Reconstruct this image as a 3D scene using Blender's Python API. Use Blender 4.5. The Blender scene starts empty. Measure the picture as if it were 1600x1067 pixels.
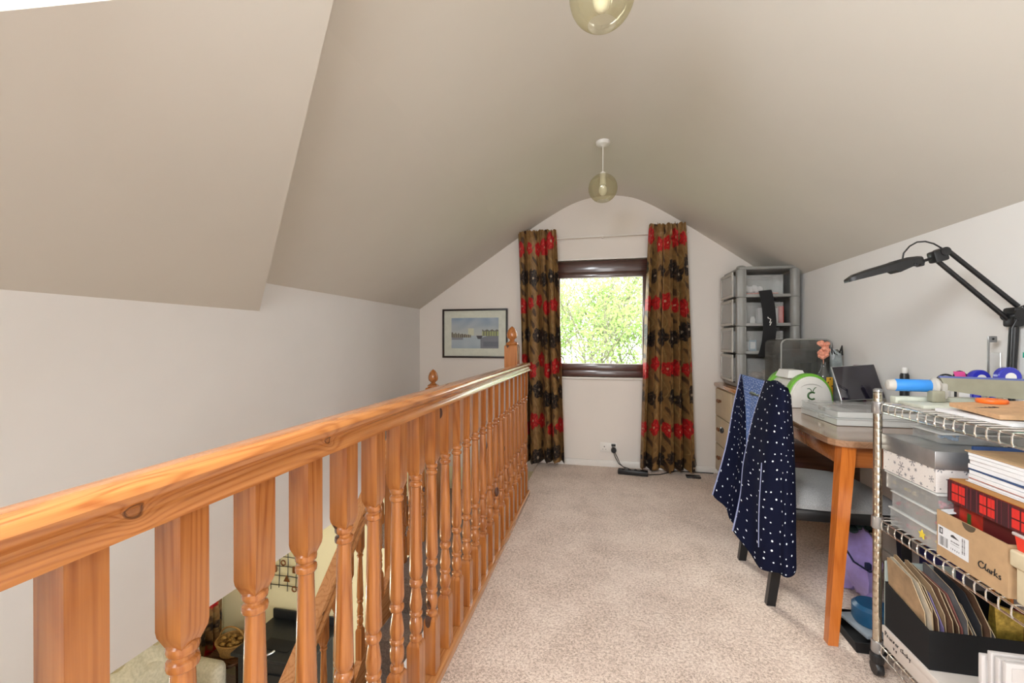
import bpy, bmesh, math, random
from mathutils import Vector, Matrix
from math import sin, cos, pi, radians as R
random.seed(7)
S = bpy.context.scene
COL = S.collection

# ------------------------------------------------------------------ camera, world, lights, exposure
cam = bpy.data.objects.new('camera', bpy.data.cameras.new('camera'))
COL.objects.link(cam)
cam.location = (0, 0, 1.12)
cam.rotation_euler = (R(90 - .19), 0, R(12.06))
cam.data.lens = 15.06; cam.data.sensor_width = 36; cam.data.clip_start = .02
S.camera = cam
S.view_settings.view_transform = 'Standard'; S.view_settings.look = 'None'
S.view_settings.gamma = 1; S.view_settings.use_curve_mapping = False
S.view_settings.exposure = 0.18

w = bpy.data.worlds.new('overcast_sky'); S.world = w; w.use_nodes = True
bg = w.node_tree.nodes['Background']
bg.inputs[0].default_value = (.93, .97, 1, 1); bg.inputs[1].default_value = 6.0

def area(name, loc, rot, sx, sy, power, col=(1, 1, 1)):
    l = bpy.data.lights.new(name, 'AREA'); l.shape = 'RECTANGLE'; l.size = sx; l.size_y = sy
    l.energy = power; l.color = col
    o = bpy.data.objects.new(name, l); COL.objects.link(o); o.location = loc; o.rotation_euler = rot
    return o
sun = bpy.data.lights.new('hazy_sun', 'SUN'); sun.energy = 2.2; sun.angle = R(14); sun.color = (1, .96, .88)
so = bpy.data.objects.new('hazy_sun', sun); COL.objects.link(so)
so.rotation_euler = Vector((.42, -1, -.62)).to_track_quat('-Z', 'Y').to_euler()
# daylight of the left roof window, with added fill lamps behind and at right
area('rear_fill', (.2, -2.1, 1.15), (R(84), 0, 0), 1.0, 1.3, 17, (1, .98, .95))  # added fill from behind the camera, no window known there
area('roof_window_daylight', (-.50, -.10, 1.93), (R(22), R(-52), 0), .5, .9, 44, (.90, .96, 1))
area('right_fill', (.80, -.15, 1.90), (R(20), R(22), 0), .6, .8, 3, (.95, .98, 1))  # added fill from the right, stands for no known roof window
# ceiling lamp of the living room below
def point(name, loc, power, col, r=.12):
    l = bpy.data.lights.new(name, 'POINT'); l.energy = power; l.color = col; l.shadow_soft_size = r
    o = bpy.data.objects.new(name, l); COL.objects.link(o); o.location = loc
point('lower_room_lamp', (-2.6, 1.3, -.5), 34, (1, .90, .70), .15)

# ------------------------------------------------------------------ materials
def newmat(name):
    m = bpy.data.materials.new(name); m.use_nodes = True
    nt = m.node_tree; b = nt.nodes['Principled BSDF']
    return m, nt, b
def N(nt, t, **k):
    n = nt.nodes.new(t)
    for a, v in k.items(): setattr(n, a, v)
    return n
def L(nt, a, b): nt.links.new(a, b)
def math_n(nt, op, a, b=None, c=None, clamp=False):
    n = N(nt, 'ShaderNodeMath', operation=op); n.use_clamp = clamp
    for i, v in enumerate((a, b, c)):
        if v is None: continue
        if isinstance(v, (int, float)): n.inputs[i].default_value = v
        else: L(nt, v, n.inputs[i])
    return n.outputs[0]
def ramp(nt, fac, stops):
    r = N(nt, 'ShaderNodeValToRGB'); L(nt, fac, r.inputs[0])
    e = r.color_ramp.elements
    while len(e) > 1: e.remove(e[-1])
    e[0].position = stops[0][0]; e[0].color = (*stops[0][1], 1)
    for p, c in stops[1:]:
        x = e.new(p); x.color = (*c, 1)
    return r.outputs[0]
def coords(nt, scale=(1, 1, 1), rnd=True):
    tc = N(nt, 'ShaderNodeTexCoord'); mp = N(nt, 'ShaderNodeMapping'); mp.inputs['Scale'].default_value = scale
    if rnd:
        oi = N(nt, 'ShaderNodeObjectInfo')
        va = N(nt, 'ShaderNodeVectorMath', operation='ADD')
        L(nt, tc.outputs['Object'], va.inputs[0])
        mu = math_n(nt, 'MULTIPLY', oi.outputs['Random'], 7.3); L(nt, mu, va.inputs[1])
        L(nt, va.outputs[0], mp.inputs[0])
    else: L(nt, tc.outputs['Object'], mp.inputs[0])
    return mp.outputs[0]
def noise(nt, vec, scale, detail=3, rough=.55, dist=0):
    n = N(nt, 'ShaderNodeTexNoise'); n.inputs['Scale'].default_value = scale; n.inputs['Detail'].default_value = detail
    n.inputs['Roughness'].default_value = rough; n.inputs['Distortion'].default_value = dist
    L(nt, vec, n.inputs['Vector']); return n.outputs[0]
def bump(nt, b, h, strength=.3, dist=.002):
    n = N(nt, 'ShaderNodeBump'); n.inputs['Strength'].default_value = strength; n.inputs['Distance'].default_value = dist
    L(nt, h, n.inputs['Height']); L(nt, n.outputs[0], b.inputs['Normal'])
def plain(name, col, rough=.5, metal=0, var=.06, scale=30, bmp=0, coat=0, emit=0, sheen=0):
    m, nt, b = newmat(name)
    v = coords(nt); n = noise(nt, v, scale)
    L(nt, ramp(nt, n, [(.3, tuple(c * (1 - var) for c in col)), (.7, tuple(min(1, c * (1 + var)) for c in col))]), b.inputs['Base Color'])
    b.inputs['Roughness'].default_value = rough; b.inputs['Metallic'].default_value = metal
    if coat: b.inputs['Coat Weight'].default_value = coat
    if sheen: b.inputs['Sheen Weight'].default_value = sheen
    if bmp: bump(nt, b, n, bmp, .001)
    if emit: b.inputs['Emission Color'].default_value = (*col, 1); b.inputs['Emission Strength'].default_value = emit
    return m
def wood(name, light, dark, axis=2, rough=.26, knots=(), rnd=True, coat=.7, auto=True):
    m, nt, b = newmat(name)
    sc = [60, 60, 60]; sc[axis] = 1.6
    v = coords(nt, tuple(sc), rnd)
    streak = noise(nt, v, 3.2, 5, .6)
    sc2 = [9, 9, 9]; sc2[axis] = .45
    v2 = coords(nt, tuple(sc2), rnd)
    ring = noise(nt, v2, 1, 2, .4)
    kd = None
    tc = N(nt, 'ShaderNodeTexCoord')
    for (kx, ky, kz, kr) in knots:
        d = N(nt, 'ShaderNodeVectorMath', operation='DISTANCE'); L(nt, tc.outputs['Object'], d.inputs[0]); d.inputs[1].default_value = (kx, ky, kz)
        q = math_n(nt, 'DIVIDE', d.outputs['Value'], kr)
        kd = q if kd is None else math_n(nt, 'MINIMUM', kd, q)
    rr = ring
    if kd is not None:
        inf = math_n(nt, 'DIVIDE', .22, math_n(nt, 'ADD', kd, .3)); rr = math_n(nt, 'ADD', ring, inf)
    bands = math_n(nt, 'MULTIPLY_ADD', math_n(nt, 'SINE', math_n(nt, 'MULTIPLY', rr, 120)), .5, .5)
    f = math_n(nt, 'ADD', math_n(nt, 'MULTIPLY', streak, .75), math_n(nt, 'MULTIPLY', math_n(nt, 'POWER', bands, 2.5), .24), clamp=True)
    col = ramp(nt, f, [(.28, light), (.5, tuple((a * .6 + c * .4) for a, c in zip(light, dark))), (.76, dark)])
    if auto:
        sk = [14, 14, 14]; sk[axis] = 7.5
        vk = coords(nt, tuple(sk), rnd)
        vo = N(nt, 'ShaderNodeTexVoronoi'); vo.inputs['Scale'].default_value = 1; L(nt, vk, vo.inputs['Vector'])
        sep = N(nt, 'ShaderNodeSeparateColor'); L(nt, vo.outputs['Color'], sep.inputs[0])
        on = math_n(nt, 'GREATER_THAN', sep.outputs[0], .74)
        k = math_n(nt, 'MULTIPLY', math_n(nt, 'LESS_THAN', vo.outputs['Distance'], .19), on)
        mx = N(nt, 'ShaderNodeMix', data_type='RGBA'); L(nt, k, mx.inputs[0]); L(nt, col, mx.inputs[6]); mx.inputs[7].default_value = (.07, .02, .008, 1)
        col = mx.outputs[2]
    if kd is not None:
        k2 = ramp(nt, kd, [(0, (.30, .30, .30)), (.55, (.22, .22, .22)), (.78, (.85, .85, .85)), (.95, (.40, .40, .40)), (1.5, (0, 0, 0))])
        mx = N(nt, 'ShaderNodeMix', data_type='RGBA'); L(nt, k2, mx.inputs[0]); L(nt, col, mx.inputs[6]); mx.inputs[7].default_value = (.05, .014, .006, 1)
        col = mx.outputs[2]
    L(nt, col, b.inputs['Base Color']); b.inputs['Roughness'].default_value = rough
    b.inputs['Coat Weight'].default_value = coat; b.inputs['Coat Roughness'].default_value = .12
    bump(nt, b, f, .12, .001)
    return m
def painted(name, rough=.6, bmp=0, sheen=0):
    m, nt, b = newmat(name); a = N(nt, 'ShaderNodeAttribute', attribute_name='Col')
    n = noise(nt, coords(nt), 300, 2)
    mx = N(nt, 'ShaderNodeMix', data_type='RGBA', blend_type='MULTIPLY'); mx.inputs[0].default_value = .5
    L(nt, a.outputs[0], mx.inputs[6]); L(nt, ramp(nt, n, [(.3, (.82,) * 3), (.7, (1,) * 3)]), mx.inputs[7])
    L(nt, mx.outputs[2], b.inputs['Base Color'])
    b.inputs['Roughness'].default_value = rough
    if sheen: b.inputs['Sheen Weight'].default_value = sheen
    if bmp: bump(nt, b, n, bmp, .001)
    return m
def glassy(name, tint, alpha_gloss=.08, rough=.03, haze=0., hazecol=(.8, .8, .8), k=.38):
    """thin clear sheet: tinted see-through, a fresnel shine and optional milky scatter"""
    m = bpy.data.materials.new(name); m.use_nodes = True; nt = m.node_tree
    for n in list(nt.nodes): nt.nodes.remove(n)
    o = N(nt, 'ShaderNodeOutputMaterial'); t = N(nt, 'ShaderNodeBsdfTransparent'); t.inputs[0].default_value = (*tint, 1)
    g = N(nt, 'ShaderNodeBsdfGlossy'); g.inputs['Roughness'].default_value = rough
    d = N(nt, 'ShaderNodeBsdfDiffuse'); d.inputs[0].default_value = (*hazecol, 1)
    m1 = N(nt, 'ShaderNodeMixShader'); m1.inputs[0].default_value = haze
    L(nt, t.outputs[0], m1.inputs[1]); L(nt, d.outputs[0], m1.inputs[2])
    lw = N(nt, 'ShaderNodeLayerWeight'); lw.inputs[0].default_value = .25
    f = math_n(nt, 'MULTIPLY_ADD', lw.outputs['Fresnel'], k, alpha_gloss * .4, clamp=True)
    m2 = N(nt, 'ShaderNodeMixShader'); L(nt, f, m2.inputs[0]); L(nt, m1.outputs[0], m2.inputs[1]); L(nt, g.outputs[0], m2.inputs[2])
    L(nt, m2.outputs[0], o.inputs[0]); return m

M = {}
M['wall'] = plain('white_emulsion', (.80, .775, .75), .9, var=.015, scale=3)
M['ceil'] = plain('cream_white_ceiling_paint', (.69, .65, .585), .92, var=.02, scale=2)
M['cream_wall'] = plain('pale_yellow_emulsion', (.80, .74, .50), .9, var=.02, scale=3)
M['white_gloss'] = plain('white_gloss_paint', (.84, .80, .75), .35, var=.02)
M['pine'] = wood('varnished_pine_upright', (.48, .175, .042), (.28, .075, .013), 2)
M['pine_y'] = wood('varnished_pine_rail', (.53, .205, .056), (.31, .088, .017), 1, knots=((.0222, .389, .925, .012), (.0222, .742, .925, .009)), rnd=False, auto=False)
M['pine_b'] = wood('varnished_pine_base', (.62, .28, .10), (.42, .15, .04), 1)
M['pine_x'] = wood('varnished_pine_cross', (.70, .33, .115), (.46, .17, .045), 0)
M['orange_wood'] = wood('orange_teak_leg', (.60, .175, .028), (.42, .10, .014), 2, auto=False)
M['orange_x'] = wood('orange_teak_apron', (.42, .13, .03), (.28, .075, .014), 0, auto=False)
M['table_wood'] = wood('brown_veneer_top', (.36, .20, .115), (.25, .13, .07), 1, rough=.18, auto=False, coat=.6)
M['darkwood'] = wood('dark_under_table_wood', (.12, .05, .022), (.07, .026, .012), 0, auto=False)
M['chest_top'] = wood('honey_wood_top', (.62, .28, .09), (.45, .17, .045), 1, auto=False)
M['chest_face'] = plain('cream_drawer_front', (.66, .53, .35), .5, var=.05, scale=8)
M['knob_wood'] = plain('dark_wooden_knob', (.20, .075, .025), .35)
M['rosewood'] = wood('dark_rosewood_frame', (.085, .028, .018), (.035, .012, .009), 0, auto=False, rough=.35)
M['black'] = plain('black_plastic', (.013, .013, .014), .38, var=.2)
M['black_matte'] = plain('black_card', (.004, .004, .005), .85, var=.2)
M['black_metal'] = plain('black_enamelled_metal', (.018, .018, .019), .32, .3)
M['chrome'] = plain('chrome_wire', (.80, .80, .78), .16, 1, var=.05)
M['post_chrome'] = plain('chrome_post', (.62, .57, .47), .2, 1, var=.12, scale=8)
M['silver'] = plain('silver_card', (.42, .42, .42), .3, .75, var=.08)
M['grey_plastic'] = plain('grey_tower_plastic', (.285, .28, .262), .38, var=.04)
M['smoke'] = glassy('smoky_clear_plastic', (.60, .60, .58), .1, .12, .22, (.32, .31, .29))
M['clear'] = glassy('clear_plastic', (.975, .975, .97), .10, .08, .17, (.94, .94, .92))
M['milky'] = glassy('milky_clear_plastic', (.95, .95, .93), .10, .15, .55, (.96, .96, .93))
M['pane'] = glassy('window_glass', (.97, .98, .97), .0, .0, k=.04)
M['shade'] = glassy('amber_tinted_glass', (.84, .81, .66), .1, .05, .08, (.75, .72, .55))
M['bottle'] = glassy('clear_bottle_glass', (.86, .88, .88), .15, .04, .05)
M['white_plastic'] = plain('white_plastic', (.80, .78, .74), .35, var=.02)
M['offwhite'] = plain('off_white_shell', (.80, .77, .72), .3, var=.02, coat=.4)
M['lime'] = plain('lime_green_plastic', (.17, .47, .045), .3, var=.05, coat=.4)
M['logo_green'] = plain('dark_green_print', (.04, .12, .03), .5)
M['blue_grip'] = plain('blue_rubber_grip', (.03, .24, .68), .5, var=.04)
M['grey_rubber'] = plain('pale_grey_plastic', (.50, .47, .43), .5)
M['trim_green'] = plain('olive_grey_metal', (.33, .31, .23), .4, .2)
M['tan_board'] = plain('tan_cork_board', (.58, .34, .18), .75, var=.12, scale=60)
M['orange'] = plain('orange_plastic', (.9, .17, .02), .4)
M['teal'] = plain('teal_green_plastic', (.01, .28, .19), .4)
M['red_plastic'] = plain('red_plastic', (.75, .04, .02), .4)
M['cream_plastic'] = plain('cream_plastic', (.66, .56, .38), .45)
M['card'] = plain('brown_cardboard', (.47, .30, .16), .85, var=.07, scale=40)
M['maroon'] = plain('maroon_card', (.20, .018, .012), .5, var=.5, scale=9)
M['paper'] = plain('white_paper', (.78, .77, .78), .8, var=.04)
M['blue_card'] = plain('dark_blue_cover', (.015, .05, .16), .5)
M['purple'] = plain('lilac_fabric', (.44, .34, .78), .85, var=.1, sheen=.3)
M['dark_purple'] = plain('deep_purple_fabric', (.06, .035, .16), .85)
M['navy'] = plain('navy_binding', (.012, .018, .07), .7)
M['seat'] = plain('grey_tweed', (.30, .30, .30), .95, var=.35, scale=500, bmp=.5)
M['white_box'] = plain('white_card', (.74, .67, .61), .7, var=.03)
M['grey_canvas'] = plain('grey_white_canvas', (.58, .54, .52), .8, var=.06, scale=10)
M['gold'] = plain('gold_foil', (.46, .32, .06), .35, .6, var=.4, scale=80, bmp=.8)
M['red_cloth'] = plain('red_satin', (.42, .008, .012), .4, var=.4, scale=20)
M['cobalt'] = plain('cobalt_plastic', (.03, .035, .42), .2, coat=.5)
M['pink'] = plain('pink_card', (.78, .09, .32), .5)
M['peach'] = plain('peach_petals', (.85, .33, .22), .6, var=.3, scale=90)
M['yellow'] = plain('yellow_label', (.75, .40, .03), .5)
M['throw'] = plain('cream_throw', (.47, .43, .33), .95, var=.15, scale=40, bmp=.5)
M['wicker'] = plain('wicker_cane', (.36, .20, .06), .7, var=.4, scale=120)
M['rust'] = plain('rusty_metal', (.20, .075, .02), .5, .5, var=.4)
M['cast_iron'] = plain('cast_iron', (.017, .020, .026), .42, .3, var=.15)
M['orange_cloth'] = plain('coral_cloth', (.75, .14, .06), .8)
M['screen'] = plain('tablet_glass', (.012, .010, .018), .06, var=.5, scale=12, coat=1)
M['bark'] = plain('bark', (.22, .19, .15), .9, var=.3, scale=20)
M['painted'] = painted('printed_colours')
M['print_cloth'] = painted('printed_curtain_cloth', .6, .25, 0)

def carpet_mat(name, c1, c2, c3):
    m, nt, b = newmat(name)
    v = coords(nt, rnd=False)
    a = noise(nt, v, 300, 3, .75); c = noise(nt, v, 5, 2); d = noise(nt, v, 110, 2, .7)
    f = math_n(nt, 'ADD', math_n(nt, 'MULTIPLY', a, .5), math_n(nt, 'ADD', math_n(nt, 'MULTIPLY', d, .38), math_n(nt, 'MULTIPLY', c, .12)))
    L(nt, ramp(nt, f, [(.40, c1), (.5, c2), (.60, c3)]), b.inputs['Base Color'])
    b.inputs['Roughness'].default_value = 1; b.inputs['Sheen Weight'].default_value = .2
    bump(nt, b, f, .9, .006); return m
M['carpet'] = carpet_mat('beige_pile_carpet', (.33, .235, .17), (.73, .56, .46), (.93, .81, .70))
M['stair_carpet'] = carpet_mat('brown_stair_carpet', (.10, .065, .045), (.19, .13, .095), (.30, .22, .17))

def dots_mat(name, base, dot, dens, r, line=None):
    m, nt, b = newmat(name)
    uv = N(nt, 'ShaderNodeTexCoord'); mp = N(nt, 'ShaderNodeMapping'); L(nt, uv.outputs['UV'], mp.inputs[0]); mp.inputs['Scale'].default_value = (dens,) * 3
    vo = N(nt, 'ShaderNodeTexVoronoi', voronoi_dimensions='2D'); vo.inputs['Randomness'].default_value = .62; vo.inputs['Scale'].default_value = 1
    L(nt, mp.outputs[0], vo.inputs['Vector'])
    sep = N(nt, 'ShaderNodeSeparateColor'); L(nt, vo.outputs['Color'], sep.inputs[0])
    rad = math_n(nt, 'MULTIPLY_ADD', sep.outputs[1], r * .5, r * .7)
    k = math_n(nt, 'LESS_THAN', vo.outputs['Distance'], rad)
    mx = N(nt, 'ShaderNodeMix', data_type='RGBA'); L(nt, k, mx.inputs[0]); mx.inputs[6].default_value = (*base, 1); mx.inputs[7].default_value = (*dot, 1)
    L(nt, mx.outputs[2], b.inputs['Base Color']); b.inputs['Roughness'].default_value = .9
    b.inputs['Specular IOR Level'].default_value = .15
    bump(nt, b, noise(nt, coords(nt), 400, 2), .3, .001); return m
M['fleece'] = dots_mat('navy_spotted_fleece', (.004, .0055, .020), (.80, .84, .92), 27, .085)
M['fleece_in'] = dots_mat('light_blue_spotted_lining', (.10, .16, .36), (.62, .70, .88), 62, .16)

# ------------------------------------------------------------------ mesh helpers
ORG = {}
class MB:
    def __init__(s): s.v = []; s.f = []; s.sm = []; s.uv = None
    def add(s, vs, fs, smooth=False):
        o = len(s.v); s.v += [tuple(p) for p in vs]; s.f += [tuple(i + o for i in f) for f in fs]; s.sm += [smooth] * len(fs); return s
    def box(s, x0, x1, y0, y1, z0, z1, bev=0, seg=2, rot=None, piv=None):
        if x1 < x0: x0, x1 = x1, x0
        if y1 < y0: y0, y1 = y1, y0
        if z1 < z0: z0, z1 = z1, z0
        bm = bmesh.new()
        vs = [bm.verts.new((x, y, z)) for x in (x0, x1) for y in (y0, y1) for z in (z0, z1)]
        for f in ((0, 1, 3, 2), (4, 6, 7, 5), (0, 4, 5, 1), (2, 3, 7, 6), (0, 2, 6, 4), (1, 5, 7, 3)): bm.faces.new([vs[i] for i in f])
        if bev:
            bev = min(bev, .49 * min(x1 - x0, y1 - y0, z1 - z0))
            bmesh.ops.bevel(bm, geom=bm.edges[:], offset=bev, segments=seg, profile=.5, affect='EDGES')
        if rot is not None:
            p = Vector(piv or ((x0 + x1) / 2, (y0 + y1) / 2, (z0 + z1) / 2))
            bmesh.ops.transform(bm, matrix=Matrix.Translation(p) @ rot @ Matrix.Translation(-p), verts=bm.verts[:])
        bm.verts.index_update()
        s.add([v.co[:] for v in bm.verts], [[v.index for v in f.verts] for f in bm.faces], bool(bev)); bm.free(); return s
    def prism(s, poly, a0, a1, axis='y', smooth=False):
        """poly of 2-D points extruded along an axis: 'y' -> (x,z), 'x' -> (y,z), 'z' -> (x,y)"""
        def P(p, a): return {'y': (p[0], a, p[1]), 'x': (a, p[0], p[1]), 'z': (p[0], p[1], a)}[axis]
        n = len(poly); vs = [P(p, a0) for p in poly] + [P(p, a1) for p in poly]
        fs = [tuple(range(n)), tuple(range(2 * n - 1, n - 1, -1))]
        s.add(vs, fs, False); s.add(vs, [(i, i + n, (i + 1) % n + n, (i + 1) % n) for i in range(n)], smooth); return s
    def lathe(s, prof, c, seg=20, axis='z', smooth=True, cap=True):
        vs = []; fs = []; m = len(prof)
        for r, h in prof:
            for k in range(seg):
                a = 2 * pi * k / seg; x, y = r * cos(a), r * sin(a)
                p = {'z': (x, y, h), 'x': (h, x, y), 'y': (x, h, y)}[axis]
                vs.append((c[0] + p[0], c[1] + p[1], c[2] + p[2]))
        for j in range(m - 1):
            for k in range(seg):
                k2 = (k + 1) % seg; fs.append((j * seg + k, j * seg + k2, (j + 1) * seg + k2, (j + 1) * seg + k))
        if cap:
            fs.append(tuple(range(seg - 1, -1, -1))); fs.append(tuple((m - 1) * seg + k for k in range(seg)))
        return s.add(vs, fs, smooth)
    def tube(s, pts, r, seg=8, closed=False, smooth=True, ry=None):
        pts = [Vector(p) for p in pts]; n = len(pts); vs = []; fs = []
        up = None
        for i, p in enumerate(pts):
            if closed: d = pts[(i + 1) % n] - pts[i - 1]
            else: d = pts[min(i + 1, n - 1)] - pts[max(i - 1, 0)]
            d = d.normalized() if d.length > 1e-9 else Vector((0, 0, 1))
            if up is None:
                up = Vector((0, 0, 1)) if abs(d.z) < .9 else Vector((0, 1, 0))
            a = d.cross(up)
            if a.length < 1e-4: a = d.cross(Vector((1, .3, .2)))
            a.normalize(); b = a.cross(d).normalized(); up = b
            ra = r[i] if isinstance(r, (list, tuple)) else r
            rb = ra if ry is None else ry
            for k in range(seg):
                t = 2 * pi * k / seg; vs.append(p + a * ra * cos(t) + b * rb * sin(t))
        m = n if closed else n - 1
        for i in range(m):
            j = (i + 1) % n
            for k in range(seg):
                k2 = (k + 1) % seg; fs.append((i * seg + k, i * seg + k2, j * seg + k2, j * seg + k))
        if not closed:
            fs.append(tuple(range(seg - 1, -1, -1))); fs.append(tuple((n - 1) * seg + k for k in range(seg)))
        return s.add(vs, fs, smooth)
    def beam(s, p, q, w, h):
        """rectangular bar from p to q (h is measured vertically)"""
        p, q = Vector(p), Vector(q); d = (q - p).normalized(); a = d.cross(Vector((0, 0, 1)))
        a = a.normalized() if a.length > 1e-4 else Vector((1, 0, 0))
        b = a.cross(d).normalized(); vs = []
        for o in (p, q):
            for i, j in ((-1, -1), (1, -1), (1, 1), (-1, 1)): vs.append(o + a * i * w / 2 + b * j * h / 2)
        return s.add(vs, [(0, 1, 2, 3), (7, 6, 5, 4), (0, 4, 5, 1), (1, 5, 6, 2), (2, 6, 7, 3), (3, 7, 4, 0)])
    def ball(s, c, r, seg=12, rings=8):
        rx, ry, rz = r if isinstance(r, (tuple, list)) else (r, r, r)
        vs = []; fs = []
        for j in range(rings + 1):
            t = pi * j / rings
            for k in range(seg):
                a = 2 * pi * k / seg; rr = max(sin(t), .02)
                vs.append((c[0] + rx * rr * cos(a), c[1] + ry * rr * sin(a), c[2] - rz * cos(t)))
        for j in range(rings):
            for k in range(seg):
                k2 = (k + 1) % seg; fs.append((j * seg + k, j * seg + k2, (j + 1) * seg + k2, (j + 1) * seg + k))
        fs.append(tuple(range(seg - 1, -1, -1))); fs.append(tuple(rings * seg + k for k in range(seg)))
        return s.add(vs, fs, True)
    def tray(s, x0, x1, y0, y1, z0, z1, t=.002, taper=0):
        """open-topped box with real wall thickness"""
        k = taper
        o = [(x0 + k, y0 + k, z0), (x1 - k, y0 + k, z0), (x1 - k, y1 - k, z0), (x0 + k, y1 - k, z0), (x0, y0, z1), (x1, y0, z1), (x1, y1, z1), (x0, y1, z1)]
        i = [(x0 + k + t, y0 + k + t, z0 + t), (x1 - k - t, y0 + k + t, z0 + t), (x1 - k - t, y1 - k - t, z0 + t), (x0 + k + t, y1 - k - t, z0 + t), (x0 + t, y0 + t, z1), (x1 - t, y0 + t, z1), (x1 - t, y1 - t, z1), (x0 + t, y1 - t, z1)]
        fs = [(3, 2, 1, 0), (0, 1, 5, 4), (1, 2, 6, 5), (2, 3, 7, 6), (3, 0, 4, 7), (8, 9, 10, 11), (12, 13, 9, 8), (13, 14, 10, 9), (14, 15, 11, 10), (15, 12, 8, 11),
              (4, 5, 13, 12), (5, 6, 14, 13), (6, 7, 15, 14), (7, 4, 12, 15)]
        return s.add(o + i, fs)
    def build(s, name, mat, parent=None, loc=None, cols=None):
        o0 = Vector(ORG.get(parent.name, (0, 0, 0))) if parent else None
        if parent is None:
            if loc is None:
                xs = [p[0] for p in s.v]; ys = [p[1] for p in s.v]; zs = [p[2] for p in s.v]
                loc = ((min(xs) + max(xs)) / 2, (min(ys) + max(ys)) / 2, min(zs))
            o0 = Vector(loc)
        me = bpy.data.meshes.new(name)
        me.from_pydata([(p[0] - o0.x, p[1] - o0.y, p[2] - o0.z) for p in s.v], [], s.f)
        me.polygons.foreach_set('use_smooth', s.sm)
        bm = bmesh.new(); bm.from_mesh(me)
        if len(bm.faces) < 20000 and cols is None and s.uv is None: bmesh.ops.remove_doubles(bm, verts=bm.verts[:], dist=1e-6)
        if cols is None and s.uv is None: bmesh.ops.recalc_face_normals(bm, faces=bm.faces[:])
        bm.to_mesh(me); bm.free()
        if any(s.sm): me.set_sharp_from_angle(angle=R(38))
        if cols is not None:
            a = me.color_attributes.new('Col', 'FLOAT_COLOR', 'POINT'); fl = []
            for c in cols: fl += [c[0], c[1], c[2], 1]
            a.data.foreach_set('color', fl)
        if s.uv is not None:
            u = me.uv_layers.new(name='UVMap'); fl = []
            for l in me.loops: fl += s.uv[l.vertex_index]
            u.data.foreach_set('uv', fl)
        me.materials.append(M[mat] if isinstance(mat, str) else mat)
        o = bpy.data.objects.new(name, me); COL.objects.link(o)
        if parent: o.parent = parent
        else: o.location = o0
        ORG[o.name] = tuple(o0); return o
def thing(name, label, cat, loc, group=None):
    o = bpy.data.objects.new(name, None); COL.objects.link(o); o.location = loc; ORG[o.name] = tuple(loc)
    o.empty_display_size = .05
    return tag(o, label, cat, group)
def tag(o, label, cat, group=None):
    o['label'] = label; o['category'] = cat
    if group: o['group'] = group
    return o
def struct(o): o['kind'] = 'structure'; return o
def share(src, name, dx, dy, dz, parent):
    """a further piece that shares the mesh of src, shifted"""
    o = src.copy(); o.name = name; COL.objects.link(o); o.parent = parent
    o.location = (src.location.x + dx, src.location.y + dy, src.location.z + dz); ORG[o.name] = ORG[src.name]; return o
def panel(O, U, V, nu, nv, fn, name, parent, mat='painted', t=.0008, disp=None):
    """flat print: a grid on the plane O + u*U + v*V (metres), coloured by fn(u, v)"""
    O = Vector(O); lu = Vector(U).length; lv = Vector(V).length; u1 = Vector(U) / lu; v1 = Vector(V) / lv; n = u1.cross(v1)
    b = MB(); vs = []; cs = []
    for j in range(nv + 1):
        for i in range(nu + 1):
            u, v = lu * i / nu, lv * j / nv; vs.append(O + u1 * u + v1 * v + n * t); cs.append(fn(u, v))
    k = len(vs); rim = []
    fs = [(j * (nu + 1) + i, j * (nu + 1) + i + 1, (j + 1) * (nu + 1) + i + 1, (j + 1) * (nu + 1) + i) for j in range(nv) for i in range(nu)]
    c4 = [0, nu, (nv + 1) * (nu + 1) - 1, nv * (nu + 1)]
    for c in c4: vs.append(vs[c] - n * t); cs.append(cs[c])
    fs += [(k + 3, k + 2, k + 1, k)]
    b.add(vs, fs, False)
    return b.build(name, mat, parent, cols=cs)

# ------------------------------------------------------------------ dimensions
XL, XR, D = -1.746, 1.40, 3.887
YB = -2.2
FZ = 2.41                      # flat strip of the ceiling
def zl(x): return 1.43 + .672 * (x - XL)
def zr(x): return 1.602 + .735 * (XR - x)
def zn(x): return 1.27 + .918 * (x - XL)
XFL = XL + (FZ - 1.43) / .672; XFR = XR - (FZ - 1.602) / .735

# ------------------------------------------------------------------ structure
b = MB(); b.box(-.583, XR, YB, D, -.22, 0)
fl = struct(b.build('floor', 'carpet'))
b = MB().box(XL, -.583, 3.045, D, -.5, -.30).box(-1.25, -.583, 2.36, 3.045, -.5, -.30)
struct(b.build('floor_landing', 'stair_carpet'))
b = MB().box(-.583, -.572, YB, 3.05, -.24, -.001).box(-.583, -.45, 3.05, D, -.3, -.221)
struct(b.build('trim_gallery_edge', 'pine_b'))
b = MB().box(-.69, -.59, YB, 2.3, -2.5, -.02)
struct(b.build('wall_stair', 'wall'))
# left knee wall and its neighbours
b = MB().box(XL - .14, XL, YB, D, -.088, 1.27).box(XL - .14, XL, 1.9, D, 1.27, 1.5)
struct(b.build('wall_left', 'wall'))
b = MB().box(XR, XR + .14, YB, D, -.3, 1.68)
struct(b.build('wall_right', 'wall'))
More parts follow.
